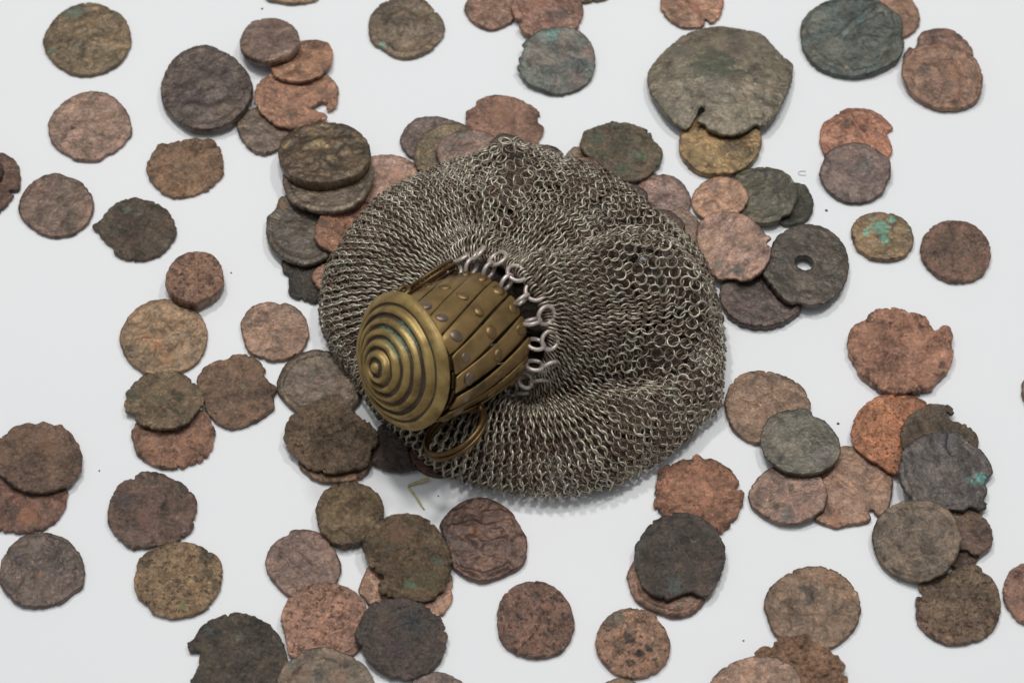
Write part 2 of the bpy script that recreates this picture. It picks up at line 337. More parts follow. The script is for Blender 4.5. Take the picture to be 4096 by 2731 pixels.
# label, base point, slopes, thickness, kind of surface, two colours, doming, outline, stains (x, y, size, colour), hole
COINS = [
 ('olive brown coin with green flecks,alone in a far corner of the table',(-104.8,86.89,0.06),(0.0,0.0),1.23,'struck',(114,96,70),(98,86,66),0,[(-11.0,-0.9),(-10.8,1.2),(-9.5,4.9),(-7.3,8.2),(-4.7,10.3),(-1.0,11.4),(2.3,10.9),(5.4,9.1),(7.8,7.5),(9.5,4.7),(10.5,1.2),(10.6,-2.1),(9.6,-5.5),(7.6,-8.3),(4.8,-10.1),(1.3,-11.1),(-1.7,-11.0),(-4.7,-9.7),(-7.5,-7.4),(-9.7,-4.6)],[(-4.1,8.2,2.05,(96,114,96)),(6.3,7.7,0.85,(96,114,96)),(-8.2,-3.9,1.03,(96,114,96)),(-6.8,8.9,0.85,(96,114,96))],None,[([(-4.0,-1.4),(-2.8,2.3),(-0.1,4.2),(3.0,2.3),(3.7,-1.4)],0.75,0.3),([(-1.2,0.5),(0.5,-2.8),(-0.3,-6.0)],0.89,0.28)]),
 ('pinkish brown coin with two small dark pits,directly below the olive corner coin',(-102.01,60.42,0.06),(0.0,0.0),1.15,'smooth',(134,106,94),(120,100,84),0,[(-10.1,0.1),(-9.6,2.8),(-8.4,5.3),(-6.1,8.0),(-2.9,9.9),(0.7,10.5),(3.7,9.5),(6.4,7.3),(8.4,4.6),(9.7,1.5),(10.3,-2.3),(9.5,-3.6),(8.2,-5.9),(6.2,-7.8),(4.6,-8.7),(2.8,-10.2),(-0.0,-10.2),(-2.9,-9.8),(-4.5,-8.5),(-6.4,-7.4),(-8.1,-5.6),(-9.2,-3.9)],[(-4.1,-0.8,0.62,(48,44,42)),(3.5,-3.0,0.89,(80,66,56)),(-0.9,-8.3,0.89,(96,74,60))],None,[]),
 ('grey brown coin half hidden under the notched copper coin',(-59.62,59.43,0.06),(-0.0,-0.0),1.31,'smooth',(106,92,80),(96,82,72),0,[(-7.0,1.5),(-6.6,3.3),(-5.4,5.1),(-3.3,6.2),(-0.4,6.9),(2.9,6.0),(5.9,3.3),(7.3,-0.3),(6.5,-2.5),(4.5,-4.9),(2.4,-6.7),(0.3,-7.4),(-1.9,-6.9),(-4.1,-4.9),(-5.9,-2.3)],[],None,[]),
 ('large dark brown coin with worn raised relief,next to the notched copper coin',(-74.43,70.55,0.85),(0.0596,-0.0298),2.2,'struck',(92,80,74),(74,62,58),0,[(-10.9,-1.1),(-10.8,2.6),(-10.1,5.8),(-8.7,9.0),(-6.6,11.3),(-3.6,13.0),(-0.7,13.3),(2.3,12.0),(5.4,10.0),(8.2,7.0),(10.6,3.2),(11.5,-0.3),(11.3,-3.3),(10.4,-6.2),(8.4,-9.4),(6.0,-11.5),(2.9,-12.6),(-0.4,-12.8),(-3.3,-12.0),(-5.6,-10.3),(-8.0,-7.7),(-9.8,-5.1)],[(-0.2,0.7,1.88,(112,98,82)),(-1.7,-4.3,2.39,(70,56,52)),(6.1,-7.4,3.08,(104,84,66))],None,[([(-4.8,-1.4),(-2.0,0.8),(1.2,2.0),(3.5,0.5),(2.1,-1.7)],1.71,0.45),([(-3.4,-5.2),(1.1,-7.2),(4.6,-5.5)],1.16,0.35)]),
 ('bright copper coin with a deep hooked notch broken out of its rim',(-52.59,68.54,1.07),(-0.0691,-0.0691),1.07,'rough',(164,122,98),(150,112,90),0,[(-10.0,0.2),(-9.5,3.3),(-7.5,6.0),(-5.4,7.6),(-2.9,8.7),(1.8,9.5),(7.0,7.8),(8.9,5.7),(10.1,3.2),(10.3,0.3),(9.9,-2.1),(9.0,-3.3),(7.6,-3.4),(7.8,-1.7),(6.3,-1.3),(4.5,-2.9),(4.0,-3.6),(5.3,-4.5),(7.9,-5.7),(7.2,-7.2),(5.8,-7.7),(4.4,-9.0),(2.3,-9.7),(-0.6,-10.2),(-3.4,-9.6),(-6.0,-7.9),(-8.3,-5.2),(-9.5,-2.7)],[(-0.6,-6.0,1.3,(104,90,80)),(-5.1,1.4,1.03,(118,100,88)),(6.5,2.0,1.37,(120,96,82))],None,[]),
 ('plain orange copper coin sandwiched between a thick mauve coin and the notched one',(-51.32,79.12,1.42),(-0.0544,-0.163),1.15,'smooth',(154,112,84),(140,104,80),0,[(7.3,1.7),(7.1,4.1),(5.9,6.4),(3.5,7.4),(0.6,7.3),(-2.3,6.0),(-5.1,3.7),(-7.2,1.5),(-8.0,-0.9),(-7.3,-3.8),(-6.4,-5.9),(-3.8,-7.1),(-0.9,-7.5),(1.9,-6.8),(4.4,-5.1),(6.3,-2.6),(7.1,-0.5)],[(-0.7,-4.6,0.68,(100,76,66))],None,[]),
 ('thick mauve brown coin topping the small pile with two copper coins',(-59.56,84.25,2.0),(0.0769,-0.2307),2.4,'smooth',(128,106,96),(112,92,82),0,[(-7.0,-1.8),(-7.0,1.1),(-6.1,4.2),(-4.7,6.8),(-2.2,7.7),(0.4,7.8),(3.1,6.7),(5.5,4.5),(7.0,1.8),(7.7,-1.7),(6.9,-4.3),(5.3,-6.4),(2.8,-7.7),(-0.1,-8.3),(-2.7,-7.6),(-5.0,-6.0),(-6.6,-3.6)],[(-4.8,4.1,0.96,(96,88,78))],None,[]),
 ('tan copper coin with a squared off corner,lying alone below the large dark relief coin',(-78.04,48.37,0.06),(-0.0,0.0),1.23,'rough',(136,106,80),(118,94,74),0,[(-9.4,-0.6),(-9.0,1.8),(-7.8,4.6),(-7.0,6.6),(-4.7,6.7),(-1.6,7.7),(2.0,8.4),(3.8,7.9),(5.4,8.1),(7.1,6.6),(8.4,3.8),(9.0,0.3),(8.9,-2.4),(7.4,-4.5),(5.8,-6.5),(3.0,-7.8),(0.6,-8.6),(-2.2,-8.8),(-4.4,-8.0),(-6.3,-6.3),(-8.3,-3.7)],[(-7.9,-3.2,0.96,(80,76,60))],None,[]),
 ('smooth dull brown coin beside the ragged black brown coin',(-107.9,37.16,0.06),(-0.0,-0.0),1.23,'smooth',(100,84,72),(108,84,74),0,[(-9.0,-0.6),(-8.5,2.8),(-7.0,5.8),(-4.4,8.2),(-0.9,9.2),(1.3,8.4),(4.2,7.3),(6.7,5.0),(8.4,2.0),(8.9,-0.6),(8.4,-3.6),(6.8,-6.4),(4.2,-8.3),(0.8,-8.9),(-2.4,-8.3),(-4.3,-7.0),(-6.6,-5.1),(-8.2,-3.0)],[],None,[]),
 ('ragged black brown coin with a pointed corner,lying alone',(-88.25,30.39,0.06),(0.0,0.0),1.31,'rough',(80,73,62),(92,74,62),0,[(-10.5,0.8),(-8.8,2.5),(-7.9,4.4),(-6.3,6.6),(-3.9,8.2),(-0.8,8.9),(0.6,8.3),(3.5,7.5),(5.6,6.1),(7.6,4.0),(8.5,1.9),(9.2,-0.7),(8.8,-2.9),(7.7,-4.9),(6.0,-7.2),(3.3,-8.4),(0.5,-8.7),(-0.7,-8.7),(-3.7,-7.6),(-5.2,-6.3),(-5.4,-4.9),(-7.2,-3.6),(-8.8,-1.5)],[(-2.8,5.3,0.75,(104,112,104)),(-0.1,3.6,0.68,(104,112,104))],None,[]),
 ('brown coin cut by the picture edge with a small dark coin lying on it',(-122.67,44.28,0.06),(0.0,0.0),1.31,'rough',(112,84,72),(98,76,66),0,[(5.3,1.7),(4.8,3.9),(3.3,6.1),(1.6,7.4),(-0.3,7.9),(-3.0,6.9),(-5.2,4.3),(-5.6,0.8),(-4.4,-3.5),(-2.2,-6.9),(0.1,-8.6),(1.5,-8.8),(2.7,-7.3),(3.9,-5.2),(4.3,-3.9),(3.0,-3.3),(5.3,-2.6),(5.5,-0.0)],[],None,[]),
 ('small dark coin on top of the brown coin,almost wholly cropped by the picture edge',(-123.84,45.82,1.58),(0.0,0.0),1.48,'rough',(66,56,50),(80,66,56),0,[(2.6,0.3),(2.3,1.6),(1.2,2.7),(-0.6,2.9),(-2.3,2.1),(-2.7,-0.1),(-1.8,-2.3),(0.1,-3.1),(1.8,-2.5),(2.5,-1.2)],[],None,[]),
 ('thin sliver of a tan coin at the top picture edge above the mauve coin',(-55.02,104.56,0.06),(-0.0,-0.0),1.23,'smooth',(132,106,82),(96,98,80),0,[(-6.3,-5.0),(-4.1,-5.7),(0.0,-6.4),(3.7,-5.9),(6.3,-5.0),(7.6,-1.2),(6.7,3.1),(3.2,6.5),(-0.9,7.0),(-4.6,5.6),(-7.1,2.2),(-7.6,-2.1)],[],None,[]),
 ('blackened coin with a chipped edge poking out under the fluted dark coin by the bag',(-47.4,17.9,0.06),(0.0,0.0),1.23,'rough',(60,57,54),(76,70,62),0,[(-6.2,3.8),(-6.1,0.9),(-4.6,-1.2),(-4.4,-4.9),(-3.0,-6.5),(-0.5,-7.1),(1.6,-7.9),(3.9,-6.9),(5.5,-3.6),(5.7,1.3),(4.2,5.5),(-0.1,7.6),(-4.6,6.3)],[],None,[]),
 ('sliver of a copper coin between the blackened coin and the mail bag',(-43.23,15.84,1.5),(0.0,0.0),1.23,'smooth',(142,104,84),(120,88,72),0,[(-3.3,0.4),(-2.8,2.0),(-1.8,3.1),(0.2,3.7),(2.3,2.4),(3.2,-0.9),(1.9,-3.3),(-0.2,-3.7),(-2.0,-2.5)],[],None,[]),
 ('pale pinkish copper coin tucked between the thick gilt coin and the mail bag',(-29.63,44.37,0.06),(-0.0,0.0),1.23,'smooth',(146,114,100),(130,104,90),0,[(-4.0,6.9),(-0.5,7.5),(3.1,6.9),(6.0,5.1),(7.3,3.0),(7.9,-0.5),(6.5,-3.5),(2.4,-6.5),(-1.2,-7.4),(-3.4,-7.2),(-6.5,-6.1),(-7.3,-3.5),(-6.7,0.8),(-5.1,5.6)],[(2.2,1.6,2.05,(164,116,90))],None,[]),
 ('dark grey coin with a fluted raised border,under the copper coin against the bag',(-49.41,29.42,1.09),(0.0,-0.0993),1.48,'dish',(92,84,74),(80,74,68),0,[(-8.4,1.2),(-8.2,3.9),(-6.6,5.9),(-5.9,9.0),(-4.5,10.3),(0.2,10.6),(4.9,7.9),(7.7,2.5),(8.5,-4.1),(6.7,-8.0),(4.7,-9.7),(1.2,-10.8),(-2.9,-9.3),(-6.1,-6.7),(-8.0,-2.8)],[(-4.8,7.2,1.6,(120,92,66))],None,[]),
 ('copper coin wedged between the fluted dark coin and the mail bag',(-37.33,28.25,2.06),(-0.213,-0.0993),1.31,'rough',(152,108,82),(136,98,78),0,[(-9.1,-2.8),(-8.7,1.2),(-7.0,4.5),(-3.4,6.9),(1.7,8.8),(5.9,8.1),(8.1,3.1),(7.1,-3.7),(4.1,-8.1),(-1.1,-8.8),(-5.2,-6.8),(-7.8,-5.2)],[(-6.9,1.4,1.2,(96,76,66))],None,[]),
 ('grey dished coin directly beneath the thick gilt coin',(-43.56,43.12,2.46),(0.0468,-0.2081),1.39,'dish',(116,104,90),(98,86,76),0,[(-10.8,-0.9),(-9.4,-5.7),(-6.6,-9.2),(-2.9,-11.0),(1.0,-11.7),(5.3,-10.7),(8.7,-7.6),(10.6,-2.5),(10.7,1.3),(9.6,5.9),(4.2,10.7),(-4.3,11.1),(-9.2,6.7),(-10.7,2.1)],[],None,[]),
 ('thick dark coin with high relief and golden highlights,topmost on its stack',(-44.66,49.06,2.81),(0.0468,-0.2081),3.0,'heavy',(92,78,58),(74,62,50),0,[(-10.7,-1.5),(-10.6,3.0),(-8.8,6.8),(-5.3,9.3),(-0.6,10.2),(4.2,9.4),(8.0,6.6),(10.6,2.2),(11.1,-2.1),(10.2,-5.7),(7.7,-8.6),(3.2,-10.4),(-1.4,-10.7),(-5.6,-9.3),(-8.9,-6.2)],[(-1.2,1.9,2.0,(164,138,92)),(2.5,2.5,1.3,(158,130,88)),(-9.5,2.2,1.0,(150,122,74)),(-5.6,-2.5,1.2,(134,110,72)),(5.3,-1.4,1.2,(134,106,72)),(1.7,-2.8,1.0,(150,124,80)),(-3.5,6.6,1.2,(140,114,72)),(7.6,3.8,1.0,(146,118,74))],None,[([(-4.8,1.3),(-1.2,3.4),(1.5,1.0),(4.5,3.2)],0.8,0.5),([(-5.5,-3.3),(-2.4,-2.6),(1.9,-5.8)],0.9,0.4),([(-9.0,2.2),(-5.2,8.2),(1.0,9.1),(7.5,5.7)],0.5,0.35),([(-0.5,0.3),(0.3,-4.3)],0.7,0.45),([(5.7,0.9),(7.4,-3.0)],0.8,0.4)]),
 ('olive brown coin with faint portrait relief and one teal spot at its rim',(-26.29,90.7,0.06),(0.0,0.0),1.23,'struck',(106,92,74),(98,84,70),0,[(-9.3,-0.1),(-9.1,2.5),(-7.7,5.6),(-5.4,7.9),(-2.4,9.1),(0.5,9.6),(3.5,9.1),(5.4,7.5),(6.9,5.3),(8.8,2.7),(9.6,0.4),(9.3,-2.4),(8.2,-4.5),(6.7,-6.6),(4.9,-8.2),(2.4,-9.3),(-0.5,-9.7),(-2.7,-9.1),(-5.0,-7.3),(-6.3,-6.4),(-8.0,-5.0),(-9.1,-2.4)],[(-5.8,-5.7,0.75,(96,150,130))],None,[([(-4.8,0.4),(-3.0,3.7),(-0.5,4.6),(2.2,2.7),(3.0,-0.5)],0.68,0.3),([(-1.5,1.3),(0.4,-1.5),(-0.6,-4.3)],0.89,0.3)]),
 ('olive sliver of a coin beneath the red brown coin at the top picture edge',(20.24,103.85,0.06),(0.0,-0.0),1.15,'smooth',(98,88,54),(88,80,52),0,[(-2.6,-5.2),(-0.6,-4.9),(3.1,-4.2),(5.0,-1.4),(4.3,2.9),(1.4,5.3),(-2.4,4.9),(-4.7,1.5),(-4.7,-2.3)],[],None,[]),
 ('small smooth red brown coin overlapped by a larger one at the top picture edge',(-5.19,96.76,0.06),(-0.0,-0.0),1.15,'smooth',(126,94,78),(110,86,70),0,[(-6.6,0.0),(-6.1,2.4),(-4.6,4.8),(-2.0,6.2),(1.0,6.7),(3.6,5.7),(5.5,3.3),(6.2,0.0),(6.0,-3.0),(4.4,-4.9),(2.5,-6.1),(0.3,-6.8),(-2.3,-6.1),(-4.5,-4.5),(-6.0,-2.1)],[],None,[]),
 ('red brown coin with a dark blotch,touching the teal grey coin',(8.85,95.62,0.75),(-0.0824,-0.0),1.23,'smooth',(130,94,78),(118,88,74),0,[(-9.2,0.2),(-8.3,3.3),(-6.0,6.8),(-2.3,8.5),(1.4,9.0),(5.2,7.6),(7.8,4.9),(8.8,1.1),(8.6,-1.7),(7.3,-5.1),(5.4,-7.1),(2.4,-8.4),(-1.3,-8.9),(-4.8,-8.2),(-6.4,-7.1),(-7.2,-5.5),(-6.6,-4.1),(-8.1,-3.3)],[(3.2,-1.6,2.73,(84,70,66))],None,[]),
 ('teal grey coin with a reddish rim touching the red brown coin with the dark blotch',(11.12,79.44,1.24),(-0.0574,0.1147),1.23,'smooth',(86,94,90),(96,88,82),0,[(-10.0,-2.4),(-9.4,-1.1),(-9.6,0.2),(-8.7,1.5),(-8.4,3.6),(-8.7,4.2),(-6.9,6.2),(-4.7,8.3),(-2.1,9.2),(0.8,9.8),(4.1,9.3),(6.3,7.9),(7.8,6.0),(8.9,3.5),(9.2,0.1),(8.8,-3.3),(7.3,-6.1),(4.4,-8.3),(0.8,-9.5),(-2.1,-9.4),(-4.7,-8.1),(-6.9,-7.1),(-8.5,-5.3),(-9.2,-3.6)],[(7.8,2.6,2.05,(116,88,76)),(4.4,-6.0,2.05,(100,82,74)),(-1.4,7.3,1.71,(96,130,124)),(-8.0,-1.5,0.89,(104,134,122))],None,[]),
 ('orange copper coin with a small split in its rim,cut by the top picture edge',(44.74,97.77,0.06),(0.0,0.0),1.15,'smooth',(150,108,84),(126,100,80),0,[(-7.8,-0.5),(-7.3,2.8),(-5.3,5.7),(-1.5,7.1),(2.2,6.6),(5.5,4.7),(7.8,2.3),(7.9,-0.5),(7.0,-3.4),(5.5,-5.5),(4.2,-5.5),(3.1,-4.4),(3.0,-5.9),(1.9,-7.1),(-0.2,-7.2),(-2.7,-6.9),(-5.3,-5.0),(-7.1,-2.6)],[(0.8,-1.0,2.05,(160,100,70))],None,[]),
 ('tan coin almost hidden between the mail bag and the mossy green coin',(18.77,46.93,0.06),(-0.0,-0.0),1.15,'smooth',(118,98,78),(106,90,72),0,[(-4.2,7.0),(-2.0,7.3),(0.8,6.5),(5.4,3.0),(7.1,-0.9),(5.6,-5.2),(0.6,-7.4),(-4.0,-5.2),(-6.1,-0.9),(-6.4,3.5)],[],None,[]),
 ('mossy green brown coin touching the upper edge of the mail bag',(26.52,52.46,1.03),(-0.0777,-0.0777),1.39,'rough',(102,88,72),(84,84,68),0,[(-10.2,1.9),(-9.5,4.3),(-7.6,6.3),(-4.4,7.7),(-2.2,8.7),(-0.4,8.4),(2.2,8.3),(4.7,7.3),(6.8,5.7),(7.4,3.4),(9.1,1.2),(9.3,-1.6),(8.7,-4.4),(6.7,-6.8),(4.4,-8.8),(0.9,-9.7),(-2.3,-8.3),(-5.1,-5.7),(-7.9,-3.1),(-10.0,-0.4)],[(4.0,-1.9,1.71,(92,118,92)),(-6.3,3.1,2.05,(82,92,74)),(-0.8,-6.3,1.37,(80,96,76))],None,[]),
 ('reddish copper coin with chipped notches,behind the peak of the mail bag',(-1.7,59.59,0.06),(0.0,0.0),1.23,'rough',(142,108,90),(128,96,80),0,[(-9.5,3.2),(-9.2,4.9),(-7.1,7.0),(-6.7,8.5),(-4.2,9.7),(-1.7,10.1),(0.2,9.8),(2.7,9.2),(5.6,7.4),(7.7,5.6),(8.5,4.0),(7.7,3.2),(7.9,1.6),(9.3,0.6),(9.1,-1.3),(8.4,-3.3),(7.3,-7.5),(3.4,-10.5),(-1.2,-10.5),(-5.5,-7.0),(-8.1,-2.6),(-8.6,0.0),(-9.4,0.9)],[(-0.9,3.6,3.08,(156,112,84))],None,[]),
 ('dark purplish brown coin,lowest of three overlapping coins behind the bag',(-18.89,56.3,0.06),(0.0,-0.0),1.23,'smooth',(98,82,78),(86,74,70),0,[(-8.1,-0.2),(-7.4,2.4),(-6.0,4.7),(-3.9,6.4),(-1.0,6.9),(1.8,6.7),(4.4,5.8),(6.6,4.7),(8.0,2.0),(7.3,-2.4),(4.9,-5.9),(0.3,-7.2),(-3.7,-6.4),(-5.5,-5.1),(-7.3,-2.9)],[],None,[]),
 ('olive coin with a raised border,middle of three overlapping coins behind the bag',(-15.95,52.39,1.5),(0.0,-0.0),1.23,'dish',(104,90,66),(92,80,62),0,[(-7.6,-0.9),(-6.7,2.2),(-4.6,5.3),(-1.7,7.3),(1.5,8.0),(3.6,7.7),(6.2,5.7),(7.3,2.2),(7.0,-2.2),(4.5,-6.1),(-0.8,-7.8),(-5.8,-6.5),(-7.3,-3.9)],[],None,[]),
 ('greyish pink coin,topmost of three overlapping coins behind the bag',(-10.6,51.22,2.94),(-0.0,0.0),1.15,'smooth',(116,96,86),(108,90,84),0,[(-7.5,0.2),(-6.6,2.4),(-4.5,4.3),(-1.6,5.7),(1.6,5.9),(4.4,5.2),(6.6,3.7),(7.7,0.6),(6.3,-2.9),(2.7,-5.5),(-2.6,-5.9),(-6.1,-4.2),(-7.3,-2.0)],[(-1.3,4.1,0.68,(104,124,114)),(-4.8,0.6,0.82,(120,112,104))],None,[]),
 ('mauve coin half covered by the upper flank of the mail bag',(35.66,38.92,0.06),(0.0,-0.0),1.15,'smooth',(126,100,92),(112,92,84),0,[(-5.1,5.0),(-3.4,6.7),(-0.6,7.3),(3.0,6.5),(5.0,4.5),(6.4,1.9),(6.7,-1.1),(6.0,-3.6),(3.9,-6.6),(0.4,-7.5),(-3.8,-5.8),(-6.5,-2.3),(-6.7,1.9)],[],None,[]),
 ('golden brown coin under the largest cracked grey coin',(50.07,54.7,0.06),(-0.0,0.0),2.2,'smooth',(134,110,66),(110,90,56),0,[(-9.9,0.3),(-9.7,-2.9),(-8.0,-6.1),(-5.0,-8.6),(-0.8,-9.2),(3.9,-8.4),(7.7,-5.4),(9.8,-0.9),(9.9,2.3),(9.3,5.5),(5.2,8.1),(-1.1,9.2),(-6.5,6.8),(-9.2,3.6)],[(2.6,-1.6,2.6,(92,72,46)),(-5.9,-4.8,1.8,(146,122,72))],None,[]),
 ('largest coin,grey brown and bent,with a crack and torn lower edge',(51.04,73.31,1.61),(-0.0099,-0.0889),1.07,'smooth',(118,110,95),(104,98,84),2.2,[(-18.0,-0.2),(-17.6,2.7),(-15.4,6.3),(-11.4,11.4),(-7.5,15.1),(-0.9,17.5),(4.4,17.0),(8.7,16.0),(11.3,14.5),(14.7,8.7),(17.6,5.1),(17.2,0.1),(16.0,-4.2),(14.8,-7.0),(13.0,-10.9),(10.1,-14.8),(8.5,-15.2),(7.5,-14.8),(5.3,-16.6),(2.1,-17.9),(-1.6,-17.7),(-4.1,-16.3),(-4.8,-14.9),(-6.6,-14.2),(-5.8,-12.4),(-4.6,-11.6),(-5.2,-10.2),(-6.2,-11.3),(-7.2,-13.5),(-8.8,-15.9),(-10.9,-15.0),(-13.9,-11.9),(-16.4,-7.3),(-17.6,-3.8)],[(-10.0,7.8,3.4,(120,112,96)),(-1.7,2.1,6.0,(84,90,74)),(4.0,9.4,4.0,(112,98,84)),(0.1,-4.3,4.0,(106,98,82))],None,[([(17.0,-2.8),(13.4,-3.2),(8.2,-1.8)],0.4,-0.6),([(-12.1,7.8),(-6.0,0.6),(2.3,-3.6)],2.6,0.4)]),
 ('copper brown coin partly under the big teal coin',(94.42,95.63,0.06),(-0.0,-0.0),1.15,'smooth',(132,100,80),(118,94,76),0,[(6.9,-2.2),(6.6,0.7),(5.5,3.5),(3.8,5.9),(0.2,7.8),(-3.5,7.3),(-6.3,4.9),(-6.9,1.1),(-6.1,-3.1),(-2.7,-6.4),(0.9,-7.8),(2.5,-8.1),(4.7,-6.6),(6.3,-4.5)],[(-2.0,3.0,1.03,(160,100,64)),(2.4,2.1,0.68,(150,96,66))],None,[]),
 ('large dark teal coin with a raised spear shaped relief',(83.94,86.85,0.92),(0.0486,0.0486),1.64,'struck',(70,80,78),(78,80,74),0,[(-12.7,1.5),(-12.2,4.2),(-10.4,7.3),(-7.3,9.9),(-3.5,11.4),(0.9,11.8),(5.0,11.3),(8.2,9.8),(10.2,7.5),(12.3,5.3),(12.5,2.0),(12.2,-0.3),(12.6,-2.5),(12.0,-5.2),(10.2,-7.8),(6.8,-9.9),(3.0,-11.5),(-1.0,-12.0),(-4.9,-11.2),(-8.8,-9.1),(-11.2,-6.1),(-12.4,-2.5)],[(-1.6,1.1,1.37,(88,108,104)),(2.3,5.0,1.37,(88,108,104)),(-9.5,3.2,1.37,(100,96,86)),(-2.3,-9.1,0.55,(120,104,76)),(-5.8,-2.3,0.34,(140,120,84))],None,[([(-3.3,-0.4),(-0.4,2.9),(3.5,6.3),(5.9,8.5)],0.75,0.4),([(-1.8,-1.5),(1.4,2.4),(5.2,4.5),(7.9,6.2)],0.48,0.32),([(9.4,7.0),(10.5,2.0),(9.8,-3.3),(6.9,-7.6)],0.41,0.28),([(-10.8,0.6),(-9.9,-3.5),(-7.2,-7.1),(-3.0,-9.5)],0.34,0.22)]),
 ('dark reddish coin with a nicked edge,mostly covered by an orange brown coin',(105.33,82.2,0.06),(0.0,-0.0),1.15,'smooth',(106,80,68),(92,72,64),0,[(-9.1,-1.3),(-8.8,0.1),(-7.4,2.2),(-6.3,1.7),(-5.2,3.8),(-5.1,5.2),(-3.3,7.1),(-0.2,8.0),(3.1,7.8),(5.1,6.4),(7.1,3.8),(8.1,1.0),(8.0,-2.2),(5.5,-5.9),(-0.1,-7.7),(-5.5,-5.9),(-8.6,-3.6)],[],None,[]),
 ('orange brown coin with a dark smear,on top of the dark reddish nicked coin',(105.17,74.18,1.34),(0.0,0.1432),1.64,'struck',(122,92,72),(112,84,68),0,[(-10.0,1.0),(-9.5,3.9),(-7.8,6.4),(-5.2,8.5),(-1.5,9.1),(2.2,8.9),(5.0,7.7),(7.1,6.4),(8.8,3.9),(9.6,0.6),(9.4,-2.7),(8.4,-5.6),(6.5,-7.6),(3.9,-8.7),(0.9,-9.2),(-2.3,-8.7),(-5.1,-7.2),(-7.5,-5.2),(-9.1,-2.7)],[(-4.5,1.8,1.71,(70,56,52)),(2.7,1.0,2.05,(136,92,62)),(-7.3,3.5,1.37,(136,96,66)),(3.1,-4.8,1.37,(132,90,62))],None,[([(-5.5,2.7),(-1.9,1.8),(-0.3,-1.5),(-1.3,-4.8)],0.89,0.28),([(1.9,4.3),(3.4,0.2),(2.7,-5.2)],0.75,0.25)]),
 ('orange copper coin with a crumbled edge and dark design,under a purplish coin',(83.06,56.84,0.06),(0.0,-0.0),1.23,'struck',(150,102,76),(132,88,66),0,[(-8.9,-0.3),(-8.5,2.3),(-7.5,4.6),(-5.6,5.9),(-3.3,7.9),(-1.3,8.8),(1.5,8.8),(4.3,8.1),(6.4,6.6),(8.0,4.6),(9.0,2.8),(7.8,2.1),(7.4,1.0),(7.9,-0.8),(8.3,-3.0),(7.6,-5.2),(5.7,-7.3),(1.3,-8.7),(-4.0,-7.8),(-7.4,-5.6),(-8.7,-3.0)],[(-2.1,3.7,1.37,(98,72,58)),(1.7,2.3,1.37,(104,76,62))],None,[([(-4.3,3.2),(-1.2,6.4),(0.3,3.2),(2.3,0.1)],0.51,0.32),([(-0.3,4.6),(0.9,1.5)],0.44,0.3)]),
 ('purplish grey coin overlapping the crumbled orange copper coin',(81.85,45.91,1.13),(0.0223,0.134),1.23,'smooth',(102,86,78),(94,76,74),0,[(-8.6,0.2),(-7.6,2.8),(-7.1,4.8),(-5.2,6.4),(-3.1,7.4),(-0.2,8.1),(3.0,7.7),(5.1,6.4),(6.8,5.0),(8.3,3.4),(8.5,1.0),(8.1,-1.6),(7.2,-3.0),(6.5,-5.0),(4.3,-6.7),(2.5,-7.7),(-0.4,-8.1),(-3.5,-7.4),(-5.9,-5.6),(-7.5,-3.4),(-8.3,-1.6)],[(-1.1,4.7,2.05,(116,90,72)),(2.3,1.8,2.05,(98,90,82))],None,[]),
 ('brown coin squeezed between the bag and the pink coin with a teal stain',(40.07,28.97,0.91),(-0.0368,0.147),1.15,'smooth',(120,98,82),(108,88,74),0,[(-0.8,6.5),(1.3,5.8),(3.3,3.9),(4.5,1.2),(5.0,-1.9),(3.1,-5.0),(-0.4,-5.9),(-4.2,-3.7),(-4.8,1.0),(-3.3,4.9)],[],None,[]),
 ('small blackish green coin at the bottom of the four coin cluster',(66.61,37.41,0.06),(0.0,-0.0),1.31,'rough',(64,66,60),(76,74,64),0,[(1.4,6.2),(3.2,5.3),(4.3,3.2),(4.8,0.4),(4.3,-2.6),(2.6,-4.7),(-0.3,-6.0),(-2.8,-5.6),(-4.1,-4.3),(-5.0,-0.9),(-3.7,3.4),(-1.1,5.8)],[(2.4,4.2,0.82,(88,92,80))],None,[]),
 ('dark olive coin with pale flecked design,overlapping the blackish green one',(59.6,39.35,1.18),(0.1322,-0.0441),1.31,'struck',(86,82,68),(76,74,64),0,[(-6.7,5.8),(-4.9,7.2),(-2.4,8.0),(0.8,8.1),(4.0,7.2),(6.3,5.2),(7.9,2.1),(8.1,-1.4),(7.2,-4.0),(6.1,-6.1),(4.3,-6.8),(2.8,-8.2),(-0.3,-8.6),(-3.1,-8.0),(-5.5,-5.9),(-7.1,-3.1),(-7.7,0.5),(-7.4,3.6)],[(1.5,1.0,1.03,(124,112,88)),(-3.4,0.1,0.55,(128,124,106)),(2.4,-3.1,0.48,(124,104,76))],None,[]),
 ('dark plum coin lying under the coin with a round hole',(57.42,10.48,0.06),(0.0,0.0),2.2,'smooth',(80,66,62),(70,58,54),0,[(-8.7,-2.2),(-7.4,-4.7),(-5.4,-6.5),(-2.4,-7.5),(0.3,-7.8),(3.8,-7.1),(6.6,-5.5),(8.8,-3.5),(9.6,-1.4),(9.5,1.8),(7.2,5.1),(2.8,7.2),(-2.3,7.6),(-6.6,6.3),(-9.1,3.1),(-9.4,0.2)],[],None,[]),
 ('small light copper coin beside the dark olive flecked coin',(49.18,38.33,1.23),(0.1799,-0.0441),1.23,'smooth',(158,120,94),(142,110,90),0,[(-6.6,0.3),(-5.9,2.5),(-3.8,4.9),(-1.3,6.1),(1.5,6.2),(4.3,4.9),(6.0,2.7),(6.9,-0.0),(6.5,-2.4),(5.2,-4.2),(3.2,-5.3),(0.4,-6.0),(-2.4,-5.9),(-4.9,-4.7),(-6.2,-2.3)],[(-0.7,3.6,1.37,(130,104,90))],None,[]),
